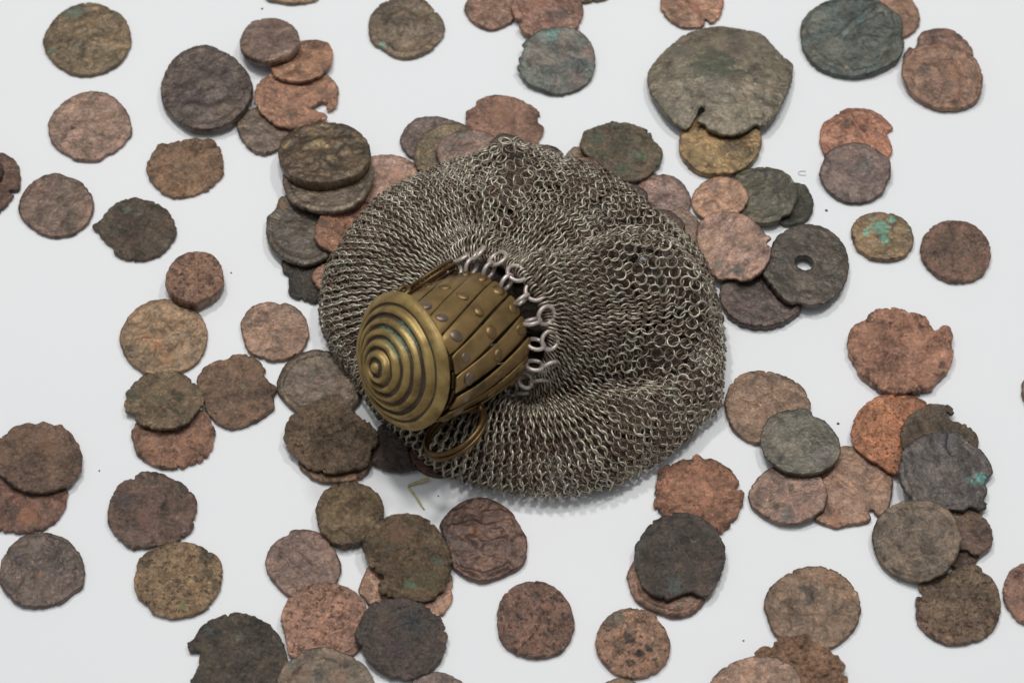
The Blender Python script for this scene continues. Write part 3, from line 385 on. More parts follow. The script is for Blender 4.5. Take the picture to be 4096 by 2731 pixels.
 ('dark grey brown coin pierced by a round hole',(68.72,19.04,1.69),(-0.1205,-0.0804),1.48,'smooth',(84,77,69),(76,70,64),0,[(-11.0,-2.9),(-9.0,0.8),(-8.4,4.4),(-6.8,7.6),(-4.1,10.1),(-0.8,11.8),(2.5,12.0),(5.6,10.9),(7.9,8.6),(9.4,5.4),(9.8,1.5),(9.2,-2.5),(7.6,-6.5),(5.3,-9.3),(2.3,-11.3),(-0.8,-11.7),(-2.9,-11.0),(-5.0,-11.4),(-7.0,-9.9),(-8.6,-7.9),(-9.8,-5.8)],[(-0.3,-4.6,1.03,(100,90,80)),(-5.1,6.9,1.37,(92,84,74))],(-0.85,0.38,2.15),[]),
 ('pink copper coin with a dark teal stain near its lower edge,beside the holed coin',(51.4,23.19,3.65),(0.2546,0.0742),1.23,'smooth',(140,110,98),(130,104,86),0,[(-7.2,7.6),(-5.1,9.3),(-1.6,9.5),(1.9,8.8),(4.3,7.2),(6.6,4.6),(8.2,1.9),(9.2,0.8),(8.1,-0.3),(9.1,-2.1),(8.4,-4.9),(6.5,-7.8),(4.7,-8.9),(2.2,-9.6),(-0.1,-8.5),(-2.6,-8.6),(-3.9,-8.0),(-6.9,-4.5),(-7.9,0.1),(-8.1,4.1)],[(1.0,-6.6,1.44,(86,90,82)),(-3.4,-4.6,1.37,(108,104,92)),(4.7,1.3,2.05,(150,114,88)),(4.0,-4.0,0.48,(108,118,110))],None,[]),
 ('small olive coin speckled with bright turquoise corrosion',(87.07,28.23,0.06),(0.0,0.0),1.56,'smooth',(116,96,64),(104,84,62),0,[(-7.3,0.5),(-6.7,3.4),(-5.2,5.1),(-2.7,6.4),(0.2,6.6),(2.9,6.2),(5.3,4.7),(6.8,2.2),(7.2,-0.4),(6.8,-2.9),(5.2,-5.2),(3.0,-6.4),(0.2,-6.7),(-2.9,-6.2),(-5.2,-4.6),(-6.6,-2.5)],[(-0.5,2.2,2.05,(92,168,142)),(-3.8,0.9,1.03,(92,168,142)),(0.6,-1.2,1.16,(92,168,142)),(2.4,4.3,0.82,(92,168,142)),(6.1,1.1,0.34,(92,168,142)),(-2.1,4.5,0.55,(92,168,142))],None,[]),
 ('plain brown coin lying alone next to the turquoise speckled coin',(103.93,24.06,0.06),(-0.0,-0.0),1.48,'rough',(116,94,80),(124,92,80),0,[(-8.2,0.5),(-7.4,3.8),(-5.4,6.4),(-2.8,8.1),(-0.7,8.5),(2.1,8.3),(4.8,7.2),(7.0,4.7),(8.0,1.7),(8.0,-1.6),(7.0,-4.5),(5.2,-6.8),(2.3,-8.2),(-0.8,-8.6),(-3.9,-7.6),(-6.4,-5.3),(-7.9,-2.4)],[],None,[]),
 ('large rough copper lump of a coin with a folded rim and dark edge',(88.66,-3.72,0.06),(0.0,0.0),2.4,'crust',(160,118,96),(144,104,84),0,[(-11.9,2.2),(-11.4,4.6),(-10.0,6.6),(-8.2,7.8),(-7.2,8.2),(-6.4,9.9),(-4.6,10.9),(-1.5,11.4),(1.3,11.1),(2.6,10.1),(4.9,9.9),(6.6,8.6),(7.4,6.6),(8.1,5.2),(9.8,6.2),(10.8,6.8),(12.0,6.0),(12.2,3.8),(11.7,1.0),(11.9,-1.0),(11.1,-3.7),(9.9,-5.7),(8.6,-6.9),(7.1,-8.7),(6.5,-9.8),(4.6,-10.4),(1.9,-11.1),(-1.5,-11.3),(-4.2,-10.8),(-6.1,-9.8),(-7.7,-8.1),(-9.6,-6.1),(-10.6,-3.3),(-11.6,-1.0)],[(-1.8,6.6,0.68,(90,66,56)),(5.3,6.2,0.62,(90,66,56)),(9.2,-4.1,0.89,(90,66,56)),(2.2,10.3,0.55,(80,62,52)),(-8.0,-8.1,0.68,(70,54,46))],None,[([(-7.2,7.4),(-2.9,6.6),(0.6,6.6)],0.41,-0.5),([(3.3,7.0),(6.6,4.6)],0.41,-0.5),([(11.1,5.4),(11.1,2.2)],1.16,0.7),([(-5.7,9.5),(0.2,10.3),(4.8,8.6)],1.03,0.4)]),
 ('smooth tan brown coin touching the bag,overlapped by a grey green coin',(57.29,-17.76,0.06),(0.0,-0.0),1.31,'smooth',(116,92,72),(108,85,67),0,[(-9.3,0.0),(-8.8,2.8),(-7.7,5.5),(-5.6,7.9),(-2.8,9.0),(-0.1,9.2),(2.9,8.5),(5.9,7.1),(8.2,5.3),(9.5,2.8),(10.1,0.0),(9.4,-2.7),(6.5,-6.1),(2.4,-8.4),(-1.7,-9.8),(-4.3,-9.0),(-6.6,-7.3),(-8.2,-5.0),(-8.9,-2.7)],[(-2.2,7.1,0.82,(84,76,68)),(-6.4,-3.0,2.73,(136,104,80))],None,[]),
 ('copper brown coin with a V notch,between the orange and oval coins',(74.74,-38.48,0.06),(0.0,-0.0),1.15,'smooth',(132,102,80),(122,94,78),0,[(3.4,9.5),(5.6,8.4),(7.8,6.5),(9.0,4.2),(9.7,1.2),(9.2,-2.1),(8.3,-5.1),(7.2,-6.6),(5.8,-7.1),(4.3,-5.5),(3.9,-6.2),(4.1,-8.1),(1.8,-9.0),(-0.6,-9.3),(-3.2,-10.0),(-5.8,-9.3),(-8.0,-8.1),(-8.8,-5.5),(-9.2,-1.0),(-7.9,3.9),(-5.4,7.6),(-2.6,9.5),(0.1,10.5)],[(-3.8,-8.4,2.05,(148,98,64)),(-2.5,-9.2,0.48,(70,66,52))],None,[]),
 ('oval mauve brown coin under the grey green coin',(61.1,-40.81,0.93),(0.1046,-0.0),1.23,'smooth',(120,96,82),(112,86,76),0,[(-8.8,0.6),(-8.0,2.4),(-6.3,4.7),(-3.9,6.7),(-1.2,7.1),(3.1,6.6),(6.3,5.3),(7.5,3.8),(8.4,1.1),(8.5,-1.1),(7.7,-3.7),(5.9,-5.4),(3.2,-6.7),(-0.0,-7.3),(-3.3,-6.6),(-5.8,-5.0),(-8.0,-2.8),(-8.7,-0.9)],[(-0.6,-5.1,1.71,(88,80,74)),(3.4,-3.8,1.71,(134,94,72))],None,[]),
 ('grey green coin with a flattened edge,on top of the tan brown coin',(64.12,-28.49,2.34),(0.0385,-0.077),1.39,'smooth',(96,92,82),(86,84,76),0,[(-8.6,1.2),(-7.9,4.0),(-6.4,6.6),(-3.6,8.3),(-0.9,8.7),(1.4,9.1),(3.0,8.2),(3.6,6.9),(5.2,6.1),(7.1,4.0),(8.5,1.2),(9.0,-2.0),(8.5,-4.0),(7.2,-5.9),(4.6,-7.8),(1.3,-8.6),(-2.0,-8.4),(-3.7,-7.6),(-5.5,-6.4),(-7.6,-4.2),(-8.5,-1.6)],[(6.1,4.1,0.75,(72,88,84)),(4.9,-3.9,2.05,(102,92,88))],None,[]),
 ('vivid orange copper coin with dark speckles',(85.89,-24.77,0.87),(-0.0458,-0.0611),1.23,'spots',(170,110,68),(156,102,70),0,[(-10.1,-1.4),(-9.5,1.8),(-7.9,5.0),(-5.3,7.9),(-2.1,9.6),(1.3,10.0),(4.7,9.6),(7.0,8.5),(7.9,7.5),(9.6,3.9),(9.4,-0.9),(7.3,-5.7),(4.3,-8.9),(-0.5,-11.0),(-2.5,-10.6),(-5.0,-8.7),(-7.5,-6.8),(-9.6,-4.2)],[],None,[]),
 ('dark olive coin with a hooked broken edge,over the vivid orange coin',(95.11,-26.7,1.97),(-0.2093,0.0115),1.23,'rough',(88,79,66),(98,80,64),0,[(-8.9,-0.0),(-8.1,2.4),(-6.1,5.1),(-3.5,6.7),(-1.3,8.2),(1.2,8.4),(3.2,8.4),(4.1,7.4),(3.8,6.2),(2.6,6.3),(2.7,5.1),(4.4,4.2),(6.8,3.9),(8.4,2.5),(9.3,0.6),(8.9,-2.0),(7.0,-5.0),(1.9,-7.1),(-3.3,-6.9),(-7.3,-5.5),(-8.8,-3.0)],[],None,[]),
 ('smallest dark brown coin fragment peeking out under the small pinkish coin',(98.15,-55.6,0.06),(0.0,-0.0),0.98,'rough',(88,72,62),(76,64,56),0,[(-0.9,2.9),(1.7,2.2),(3.5,0.7),(3.2,-0.7),(1.6,-2.2),(-0.4,-2.8),(-2.3,-2.4),(-3.1,-0.0),(-2.2,2.2)],[],None,[]),
 ('small pinkish brown coin wedged under the round dark brown coin',(100.29,-49.83,0.75),(-0.0595,-0.119),1.15,'rough',(108,88,76),(96,78,70),0,[(-3.0,5.4),(-0.6,5.8),(1.7,5.3),(3.5,3.6),(4.5,1.7),(4.9,-1.1),(4.2,-3.8),(2.3,-5.4),(0.3,-6.1),(-1.5,-4.8),(-3.4,-4.5),(-4.8,-2.2),(-4.7,1.7)],[],None,[]),
 ('dark violet grey coin with torn edge and a bright teal stain',(95.7,-36.31,3.03),(-0.2033,0.0774),1.31,'smooth',(86,80,78),(78,72,72),0,[(-10.9,0.0),(-9.9,3.7),(-7.3,6.7),(-4.5,8.5),(-2.3,9.4),(0.8,9.7),(3.3,10.2),(5.0,8.8),(6.6,7.1),(8.6,6.3),(9.4,5.1),(10.5,3.4),(11.0,1.2),(10.4,0.1),(9.2,-0.6),(8.9,-1.7),(9.2,-3.3),(8.8,-5.1),(8.2,-6.1),(9.1,-6.7),(8.6,-7.8),(7.2,-8.6),(5.9,-8.1),(4.8,-7.8),(3.6,-8.9),(2.0,-8.8),(-1.4,-8.8),(-5.5,-8.4),(-8.2,-7.6),(-9.8,-5.6),(-10.8,-2.8)],[(8.1,-0.7,1.54,(74,150,140)),(5.6,-1.5,0.89,(80,130,122)),(0.7,7.8,2.05,(76,70,74))],None,[([(1.2,9.3),(0.6,6.3),(1.2,4.2)],0.31,-0.4),([(-2.6,-0.2),(2.9,3.6)],2.05,0.35),([(-10.0,2.3),(-10.3,-2.1),(-8.8,-5.8)],0.48,0.3)]),
 ('brown coin with a stepped notch on its side,below the round dark brown coin',(96.36,-67.35,0.06),(-0.0,0.0),1.23,'spots',(114,94,74),(106,84,70),0,[(-8.3,4.1),(-8.0,5.6),(-5.7,5.9),(-1.3,8.1),(1.4,9.5),(3.7,9.9),(5.6,9.1),(5.8,7.9),(7.0,7.3),(8.2,5.7),(8.9,3.4),(9.0,0.2),(8.3,-3.0),(6.7,-5.8),(4.3,-7.7),(1.3,-8.7),(-1.2,-9.1),(-3.8,-8.9),(-6.2,-7.7),(-8.3,-5.6),(-9.4,-3.8),(-9.4,-1.2),(-9.1,1.8),(-7.8,2.0),(-7.3,2.5)],[],None,[]),
 ('round dark brown coin with faint rays,overlapping the torn violet grey coin',(88.06,-52.9,2.71),(0.2234,0.1629),1.39,'struck',(92,80,68),(104,88,72),0,[(-9.3,1.3),(-8.7,3.9),(-7.3,6.2),(-5.2,8.0),(-2.5,9.1),(0.7,9.3),(3.9,8.6),(6.4,7.3),(8.4,5.2),(9.4,2.3),(9.8,-0.4),(8.8,-3.4),(7.7,-5.6),(5.5,-7.7),(2.9,-9.0),(-0.1,-9.4),(-2.9,-8.7),(-5.3,-7.5),(-7.7,-5.0),(-9.0,-1.8)],[],None,[([(-4.6,0.8),(-2.1,-0.2),(0.7,1.6),(2.9,-1.4)],0.96,0.25),([(-0.4,4.4),(3.0,5.8)],0.68,0.2),([(-6.8,-2.4),(-3.8,-4.8)],0.68,0.2)]),
 ('bright copper coin with a ragged scalloped edge,under a nearly black coin',(40.94,-40.99,0.06),(-0.0,0.0),1.31,'crust',(162,116,90),(144,102,80),0,[(-9.5,-1.2),(-9.3,1.8),(-8.8,4.8),(-8.2,6.5),(-6.9,7.8),(-4.8,8.6),(-3.0,9.3),(-0.7,9.5),(-0.5,10.7),(0.5,10.8),(1.8,9.7),(3.2,9.6),(5.1,8.8),(6.6,7.8),(7.7,7.1),(8.6,5.4),(9.5,3.1),(8.6,2.0),(9.9,1.8),(10.3,0.3),(9.8,-1.9),(8.8,-4.5),(8.1,-5.6),(7.1,-6.0),(6.9,-7.1),(4.7,-8.7),(3.9,-7.8),(1.0,-10.4),(-3.5,-10.4),(-7.4,-8.2),(-8.2,-3.7),(-9.5,-2.6)],[(-1.5,9.2,1.03,(80,60,50)),(-7.9,5.2,1.03,(84,64,54)),(-6.4,0.7,0.82,(120,84,66))],None,[([(-8.1,-0.4),(-7.3,3.7),(-5.2,6.7),(-2.9,7.8)],0.41,0.4),([(-7.2,-2.3),(-6.4,2.2),(-4.3,5.2),(-1.9,6.3)],0.27,-0.25)]),
 ('reddish brown coin showing as a crescent below the nearly black coin',(33.41,-62.45,0.06),(-0.0,-0.0),1.23,'dish',(118,90,74),(104,80,68),0,[(-8.5,2.1),(-7.8,4.2),(-6.6,6.0),(-3.3,7.5),(3.2,6.8),(7.5,2.1),(8.6,-2.7),(6.9,-5.4),(4.4,-7.2),(1.1,-7.7),(-2.1,-6.6),(-4.6,-5.4),(-6.8,-3.3),(-8.0,-0.4)],[(0.8,-5.4,1.03,(140,102,80))],None,[]),
 ('nearly black round coin with a shallow bite in its lower rim',(36.45,-56.33,1.55),(0.0,0.0053),1.48,'rough',(72,67,63),(80,68,62),0,[(-9.9,-0.5),(-9.5,2.4),(-7.9,5.6),(-5.9,8.2),(-3.2,9.8),(0.1,10.6),(3.3,10.2),(6.2,8.5),(8.4,6.0),(9.7,2.7),(9.9,-0.5),(8.9,-4.1),(7.5,-7.3),(5.5,-9.6),(4.2,-9.6),(2.9,-8.9),(1.3,-8.7),(-0.9,-9.6),(-3.2,-10.3),(-5.7,-9.4),(-7.9,-7.7),(-9.2,-4.8)],[(-0.1,-2.7,0.89,(120,92,74)),(-1.5,-7.3,1.71,(92,104,98)),(-8.7,2.4,1.03,(80,100,92)),(2.7,3.5,0.48,(140,104,78))],None,[]),
 ('pink copper coin cut by the picture edge beside the coin with the stepped notch',(112.01,-64.16,0.06),(-0.0,0.0),1.31,'rough',(142,108,92),(124,94,82),0,[(-5.9,-0.2),(-5.3,2.3),(-3.7,5.2),(-1.6,6.5),(1.0,7.0),(4.2,5.9),(5.8,3.1),(5.7,-0.9),(4.0,-4.4),(1.2,-6.9),(-2.0,-7.4),(-3.8,-5.8),(-5.5,-3.0)],[],None,[]),
 ('sliver of a brown coin at the picture edge level with the rough copper lump',(119.47,-13.61,0.06),(-0.0,0.0),1.23,'smooth',(112,88,74),(100,80,68),0,[(-4.0,-0.2),(-3.4,2.2),(-1.6,4.5),(0.8,5.3),(3.1,4.1),(4.1,1.0),(3.3,-2.5),(1.1,-4.9),(-1.7,-5.2),(-3.5,-3.3)],[],None,[]),
 ('large smooth brown coin with a dark central stain,touching the spongy coin',(64.86,-67.88,0.06),(-0.0,0.0),1.39,'smooth',(110,88,68),(100,80,64),0,[(-10.5,-0.0),(-10.1,2.5),(-8.8,5.0),(-6.8,6.8),(-4.4,8.4),(-1.8,9.5),(1.1,9.9),(3.7,9.5),(6.2,8.2),(8.3,6.0),(9.8,3.5),(10.3,0.4),(9.9,-2.1),(8.9,-4.6),(6.8,-7.0),(3.5,-9.3),(0.2,-9.8),(-4.2,-9.1),(-8.2,-6.7),(-9.6,-3.5)],[(-0.8,3.9,1.71,(72,64,58)),(-0.3,1.8,1.23,(74,66,58)),(2.7,3.9,0.55,(84,86,66)),(4.2,7.1,2.05,(138,98,70)),(-6.4,-3.5,0.48,(120,100,60))],None,[([(-5.6,4.6),(-5.6,-4.2)],0.68,0.2),([(4.6,5.7),(3.5,-4.2)],0.68,0.2),([(-0.7,6.4),(-0.6,-5.6)],0.62,0.16),([(-7.9,-2.1),(8.1,-2.5)],0.41,0.1)]),
 ('spongy deeply pitted coin with a crumbling outline at the bottom picture edge',(61.21,-84.42,0.93),(0.0141,0.0987),1.48,'sponge',(134,104,82),(150,114,86),0,[(-9.8,4.7),(-9.0,5.9),(-7.6,7.0),(-5.8,6.5),(-5.1,8.2),(-3.7,9.2),(-1.8,9.0),(0.1,9.3),(1.7,9.5),(2.6,8.1),(3.8,7.8),(6.3,6.4),(6.8,5.4),(8.3,4.1),(9.4,2.4),(8.5,0.8),(9.7,0.1),(9.7,-2.5),(8.7,-5.8),(5.8,-8.0),(1.0,-9.0),(-3.6,-8.3),(-6.9,-5.7),(-9.3,-1.1)],[],None,[]),
 ('pinkish tan coin overlapping the spongy pitted coin',(51.81,-88.3,1.88),(0.151,0.1671),1.23,'smooth',(136,108,88),(126,98,84),0,[(-9.8,2.6),(-7.9,5.0),(-4.9,6.8),(-1.7,7.7),(1.1,7.8),(4.2,7.3),(7.0,5.8),(8.7,3.9),(9.6,1.6),(9.6,-1.2),(8.2,-4.3),(5.2,-7.0),(0.8,-8.0),(-3.9,-7.1),(-7.5,-4.4),(-9.8,-1.0)],[(-1.6,4.9,1.71,(158,116,90))],None,[]),
 ('reddish coin with an orange patch,under the scalloped brown coin',(-108.1,-42.03,0.06),(0.0,0.0),1.23,'rough',(124,90,76),(112,86,74),0,[(9.8,2.1),(9.1,3.8),(7.1,4.8),(2.6,6.3),(-2.5,7.4),(-7.4,7.0),(-9.3,3.6),(-9.3,-0.1),(-7.2,-4.2),(-4.3,-7.1),(-2.3,-7.3),(0.0,-7.6),(2.7,-7.6),(5.2,-6.7),(7.6,-4.9),(9.3,-2.3),(9.8,0.3)],[(1.6,-3.8,2.39,(158,104,66)),(-1.1,-2.7,1.71,(90,72,68))],None,[]),
 ('scalloped brown coin lying on the reddish coin with an orange patch',(-105.52,-31.59,1.06),(-0.0234,-0.1049),1.48,'rough',(114,90,72),(104,82,70),0,[(-10.5,0.3),(-9.8,2.7),(-8.7,5.0),(-7.3,6.8),(-5.8,8.2),(-2.9,9.3),(-1.8,8.7),(0.4,9.5),(2.8,8.5),(4.2,8.8),(6.0,7.2),(7.9,4.7),(9.2,1.9),(9.9,-1.0),(9.7,-3.9),(8.3,-6.3),(6.2,-8.1),(3.4,-9.3),(0.5,-9.6),(-2.5,-9.0),(-5.3,-7.2),(-7.9,-4.7),(-9.8,-2.5)],[(2.2,2.1,2.05,(132,96,66))],None,[]),
 ('dark chocolate coin with a serrated rim,alone below the scalloped pair',(-102.22,-58.96,0.06),(0.0,0.0),1.48,'struck',(92,77,70),(82,70,64),0,[(-9.0,-2.2),(-9.0,0.7),(-8.9,2.5),(-7.9,4.7),(-6.5,6.8),(-4.1,8.5),(-1.2,9.1),(1.7,8.7),(4.5,7.6),(6.9,5.4),(8.5,2.9),(9.5,-0.4),(9.4,-2.9),(8.8,-4.3),(7.3,-5.4),(6.1,-6.8),(4.0,-8.2),(1.1,-8.7),(-1.8,-8.8),(-4.1,-8.2),(-6.2,-6.5),(-8.0,-4.3)],[(-0.4,-1.5,0.68,(130,86,62)),(-5.9,3.2,1.03,(76,66,70)),(2.1,-5.4,1.37,(104,80,64))],None,[]),
 ('mottled reddish brown coin touching the yellowish pitted coin',(-79.38,-44.3,0.06),(-0.0,-0.0),1.39,'rough',(110,87,76),(96,80,72),0,[(-9.6,-1.6),(-9.5,1.4),(-8.7,4.4),(-7.1,7.0),(-4.9,8.1),(-3.0,9.4),(-0.7,9.7),(1.6,9.2),(3.7,7.9),(5.7,7.2),(7.9,5.1),(9.3,3.3),(9.9,0.7),(9.6,-1.9),(9.1,-4.5),(7.3,-6.7),(4.8,-8.2),(1.9,-8.7),(-1.3,-9.2),(-3.9,-9.1),(-6.3,-7.2),(-8.3,-4.9)],[(-5.8,2.1,2.05,(82,72,72)),(-0.7,-3.4,2.39,(126,90,76)),(6.2,5.9,1.03,(82,84,66)),(-0.6,4.0,1.71,(120,90,74))],None,[([(-4.3,4.0),(-1.1,5.5),(2.4,3.3),(3.3,-0.5),(0.8,-2.7)],0.89,0.25)]),
 ('yellowish tan coin peppered with dark pits and one green dot',(-72.35,-61.03,0.06),(0.0,-0.0),1.39,'spots',(134,110,80),(122,100,74),0,[(-9.5,-0.8),(-9.3,1.7),(-9.0,4.2),(-7.3,6.4),(-4.5,8.0),(-1.9,8.9),(1.0,8.9),(3.7,8.2),(6.0,6.8),(8.4,5.3),(9.2,3.1),(9.5,1.3),(9.2,-1.9),(8.0,-4.7),(6.3,-7.2),(3.5,-8.6),(-0.0,-9.3),(-2.6,-8.9),(-4.9,-7.9),(-6.3,-6.1),(-8.4,-4.4)],[(1.6,-6.3,0.89,(106,118,72)),(5.8,5.7,2.05,(70,64,50)),(7.8,-1.2,1.37,(72,66,50)),(-0.2,-1.3,0.75,(72,64,54)),(-7.4,3.5,1.23,(84,74,56)),(3.6,-0.1,0.68,(76,70,56))],None,[]),
 ('blackish brown coin with a big square bite out of its side,at the bottom edge',(-58.39,-81.07,0.06),(-0.0,0.0),1.48,'rough',(78,70,60),(70,64,58),0,[(-10.9,4.7),(-9.5,6.0),(-8.4,8.2),(-6.6,10.0),(-4.1,11.2),(-1.2,11.9),(2.0,11.4),(5.0,10.0),(7.6,7.9),(9.3,5.1),(10.3,2.3),(10.4,-0.5),(9.8,-4.2),(7.5,-8.3),(3.8,-11.0),(-0.5,-12.0),(-4.9,-11.0),(-8.3,-8.0),(-9.8,-4.2),(-9.2,-2.9),(-8.4,-0.5),(-8.1,1.8),(-8.5,2.7),(-10.1,2.8),(-10.6,3.7)],[(-0.2,5.8,0.82,(104,108,98)),(-6.7,7.5,1.03,(84,94,84))],None,[]),
 ('mauve brown coin tucked under the pale copper coin near the thick olive coin',(-45.38,-57.38,0.06),(0.0,0.0),1.23,'smooth',(114,90,79),(104,82,74),0,[(-8.2,-0.5),(-8.1,2.4),(-7.0,4.6),(-5.5,6.1),(-3.7,7.0),(-3.0,8.1),(-0.7,8.4),(1.9,8.1),(3.9,7.0),(6.0,4.6),(7.4,2.1),(8.3,-0.8),(7.9,-3.0),(7.0,-4.8),(4.8,-6.9),(1.6,-8.3),(-2.6,-7.8),(-4.9,-5.8),(-7.0,-3.3)],[],None,[([(-5.3,2.4),(0.4,-3.0)],0.41,0.2),([(-3.1,4.6),(3.0,-2.3)],0.41,0.22),([(-6.1,-0.5),(-1.4,-5.1)],0.34,0.15)]),
 ('pale copper coin with rough pink surface overlapped by a dark coin and a brown coin',(-40.23,-72.0,0.87),(-0.0394,0.0789),1.31,'spots',(154,115,94),(138,104,88),0,[(-9.4,0.4),(-9.1,2.8),(-7.9,5.6),(-5.8,7.7),(-3.2,8.9),(-0.4,9.4),(2.5,9.1),(5.1,8.2),(7.4,6.3),(9.0,3.8),(9.4,0.8),(8.9,-2.6),(7.7,-5.3),(6.2,-7.0),(2.5,-9.1),(-2.9,-9.2),(-6.7,-7.8),(-7.7,-5.9),(-8.3,-2.9)],[(3.1,1.3,0.75,(104,80,68)),(-4.9,-5.6,1.03,(92,74,64)),(-0.1,3.0,0.68,(110,88,74))],None,[]),
 ('greyish brown coin with a black stain,half cut by the bottom picture edge',(-39.34,-86.98,1.11),(-0.0573,0.0968),1.39,'smooth',(96,84,71),(104,84,68),0,[(-8.7,5.3),(-6.6,6.7),(-4.1,8.4),(-0.7,9.0),(2.2,8.4),(5.4,7.0),(8.0,5.1),(10.0,2.2),(10.4,-1.4),(8.6,-5.7),(4.3,-8.1),(-1.0,-8.5),(-5.7,-7.0),(-9.6,-3.6),(-10.4,1.0),(-9.8,3.7)],[(-1.4,2.2,1.5,(64,64,58)),(3.0,2.3,1.37,(128,94,70)),(-7.4,4.7,1.37,(82,90,80))],None,[([(-7.4,3.1),(-4.7,5.8),(-0.6,6.9),(3.9,5.6)],0.48,0.28)]),
 ('thick chunky olive brown coin touching the big green stained coin',(-35.71,-45.65,0.06),(0.0,-0.0),3.0,'rough',(114,96,70),(98,80,58),0,[(-7.3,0.5),(-7.0,2.7),(-5.8,4.9),(-3.6,6.8),(-1.0,7.6),(1.7,7.3),(4.4,6.2),(6.4,4.2),(7.5,1.6),(7.3,-1.0),(6.3,-3.2),(4.7,-5.4),(2.5,-7.4),(-0.1,-7.9),(-2.4,-7.6),(-4.7,-6.1),(-6.5,-3.2)],[],None,[]),
 ('glossy chocolate brown coin with wavy relief,just below the bag',(-6.2,-51.52,0.06),(0.0,0.0),1.56,'heavy',(94,69,57),(82,60,54),0,[(-9.6,3.4),(-8.6,5.6),(-6.7,7.8),(-4.1,9.5),(-1.1,10.3),(1.8,9.7),(4.5,8.0),(6.4,6.3),(7.4,4.1),(8.4,2.3),(9.4,0.1),(9.5,-2.1),(9.2,-4.6),(8.1,-6.6),(5.8,-8.0),(3.2,-9.3),(-0.0,-10.2),(-2.6,-9.6),(-4.9,-8.4),(-6.8,-6.4),(-7.9,-3.2),(-8.5,0.1)],[(-1.7,1.6,1.71,(130,88,56)),(-2.7,-1.3,0.82,(56,48,48)),(-7.9,0.1,1.71,(70,56,56)),(0.3,-6.1,2.05,(124,88,66)),(3.5,-3.9,1.37,(116,82,62))],None,[([(-7.3,6.0),(-4.4,7.5),(-0.8,6.3),(3.2,6.7)],0.51,0.32),([(-6.6,3.0),(-2.7,4.1),(0.6,3.0),(5.5,4.5)],0.51,0.3),([(-2.7,0.1),(0.6,-1.3),(4.5,0.1)],0.55,0.32),([(-4.3,-5.0),(-0.1,-4.2),(3.8,-5.7)],0.51,0.3),([(-4.9,-7.1),(-0.7,-8.6),(4.5,-7.1),(7.4,-4.2)],0.44,0.32)]),
 ('light copper coin peeking out from under the big green stained coin',(-22.62,-63.59,0.06),(0.0,0.0),1.07,'smooth',(152,114,90),(136,104,84),0,[(-10.6,-0.3),(-10.1,2.2),(-8.4,5.8),(-5.7,6.5),(0.8,7.2),(7.3,5.1),(9.1,4.0),(9.8,2.2),(9.5,0.4),(9.8,-1.0),(9.4,-2.8),(7.5,-6.0),(4.9,-7.4),(-0.5,-7.4),(-5.3,-5.6),(-8.3,-3.5),(-9.5,-1.7)],[],None,[]),
 ('big olive brown coin with a green stained lower half and flaking crust',(-22.43,-56.84,2.34),(-0.0566,0.0765),1.31,'crust',(108,88,66),(96,82,62),0,[(-10.2,2.5),(-9.8,4.3),(-8.2,6.8),(-6.3,8.6),(-3.8,9.9),(-0.5,10.2),(2.4,9.8),(5.0,8.2),(6.7,6.2),(8.0,3.8),(9.2,1.0),(9.4,-1.8),(8.7,-4.9),(7.9,-7.0),(6.0,-9.0),(3.5,-10.2),(0.6,-10.1),(-2.3,-9.9),(-4.2,-9.4),(-5.9,-8.4),(-6.4,-6.7),(-5.3,-4.6),(-7.0,-3.3),(-8.3,-2.1),(-9.5,-0.2)],[(0.2,-6.5,1.23,(88,128,100)),(5.9,-0.8,0.89,(92,120,96)),(4.6,-5.4,2.73,(100,90,62)),(-2.7,5.6,2.73,(128,96,74)),(-4.9,2.3,1.03,(84,78,66))],None,[]),
 ('charcoal coloured crusty coin overlapping the pale copper coin',(-23.55,-75.59,1.24),(-0.068,0.1063),1.56,'rough',(76,70,66),(86,72,68),0,[(-9.9,-0.1),(-9.7,2.2),(-8.5,4.9),(-7.3,7.0),(-4.8,8.4),(-1.3,8.9),(1.9,8.6),(4.2,7.9),(5.5,6.9),(6.5,5.9),(8.1,4.8),(9.1,2.8),(9.6,0.5),(9.3,-2.2),(8.3,-4.9),(6.1,-7.3),(3.3,-8.8),(0.1,-9.1),(-3.0,-8.4),(-5.6,-6.6),(-7.6,-4.7),(-8.4,-2.4),(-9.6,-1.4)],[(2.0,3.6,2.73,(62,64,64)),(-3.4,3.8,2.05,(98,78,66)),(-1.0,-2.5,2.73,(82,68,68))],None,[]),
 ('grey brown coin edge showing below the charcoal crusty coin at the bottom picture edge',(-15.61,-88.96,0.06),(0.0,0.0),1.23,'smooth',(98,83,77),(88,76,72),0,[(-5.6,3.7),(-3.8,5.4),(-1.2,6.1),(1.3,5.8),(3.8,4.6),(6.1,2.4),(6.7,-1.0),(5.2,-4.4),(1.5,-6.1),(-2.9,-5.4),(-6.1,-2.4),(-6.5,1.0)],[],None,[]),
 ('round reddish brown coin lying alone below the glossy chocolate coin',(4.95,-70.82,0.06),(-0.0,-0.0),1.39,'spots',(120,89,75),(104,82,72),0,[(-8.2,0.8),(-7.9,2.9),(-7.0,5.4),(-5.0,7.6),(-2.5,8.8),(0.5,9.2),(2.7,8.6),(4.0,7.9),(5.9,6.1),(7.5,3.6),(8.3,0.8),(8.3,-2.0),(7.4,-4.8),(5.8,-7.2),(3.2,-8.4),(0.4,-8.8),(-2.2,-8.6),(-4.4,-7.7),(-6.9,-5.5),(-7.9,-2.7)],[(-3.1,0.8,0.96,(66,56,52)),(0.1,5.4,1.03,(86,72,64)),(2.3,2.9,0.89,(150,104,74)),(0.4,-6.5,2.05,(134,94,70)),(3.6,-3.4,0.68,(70,58,52))],None,[]),
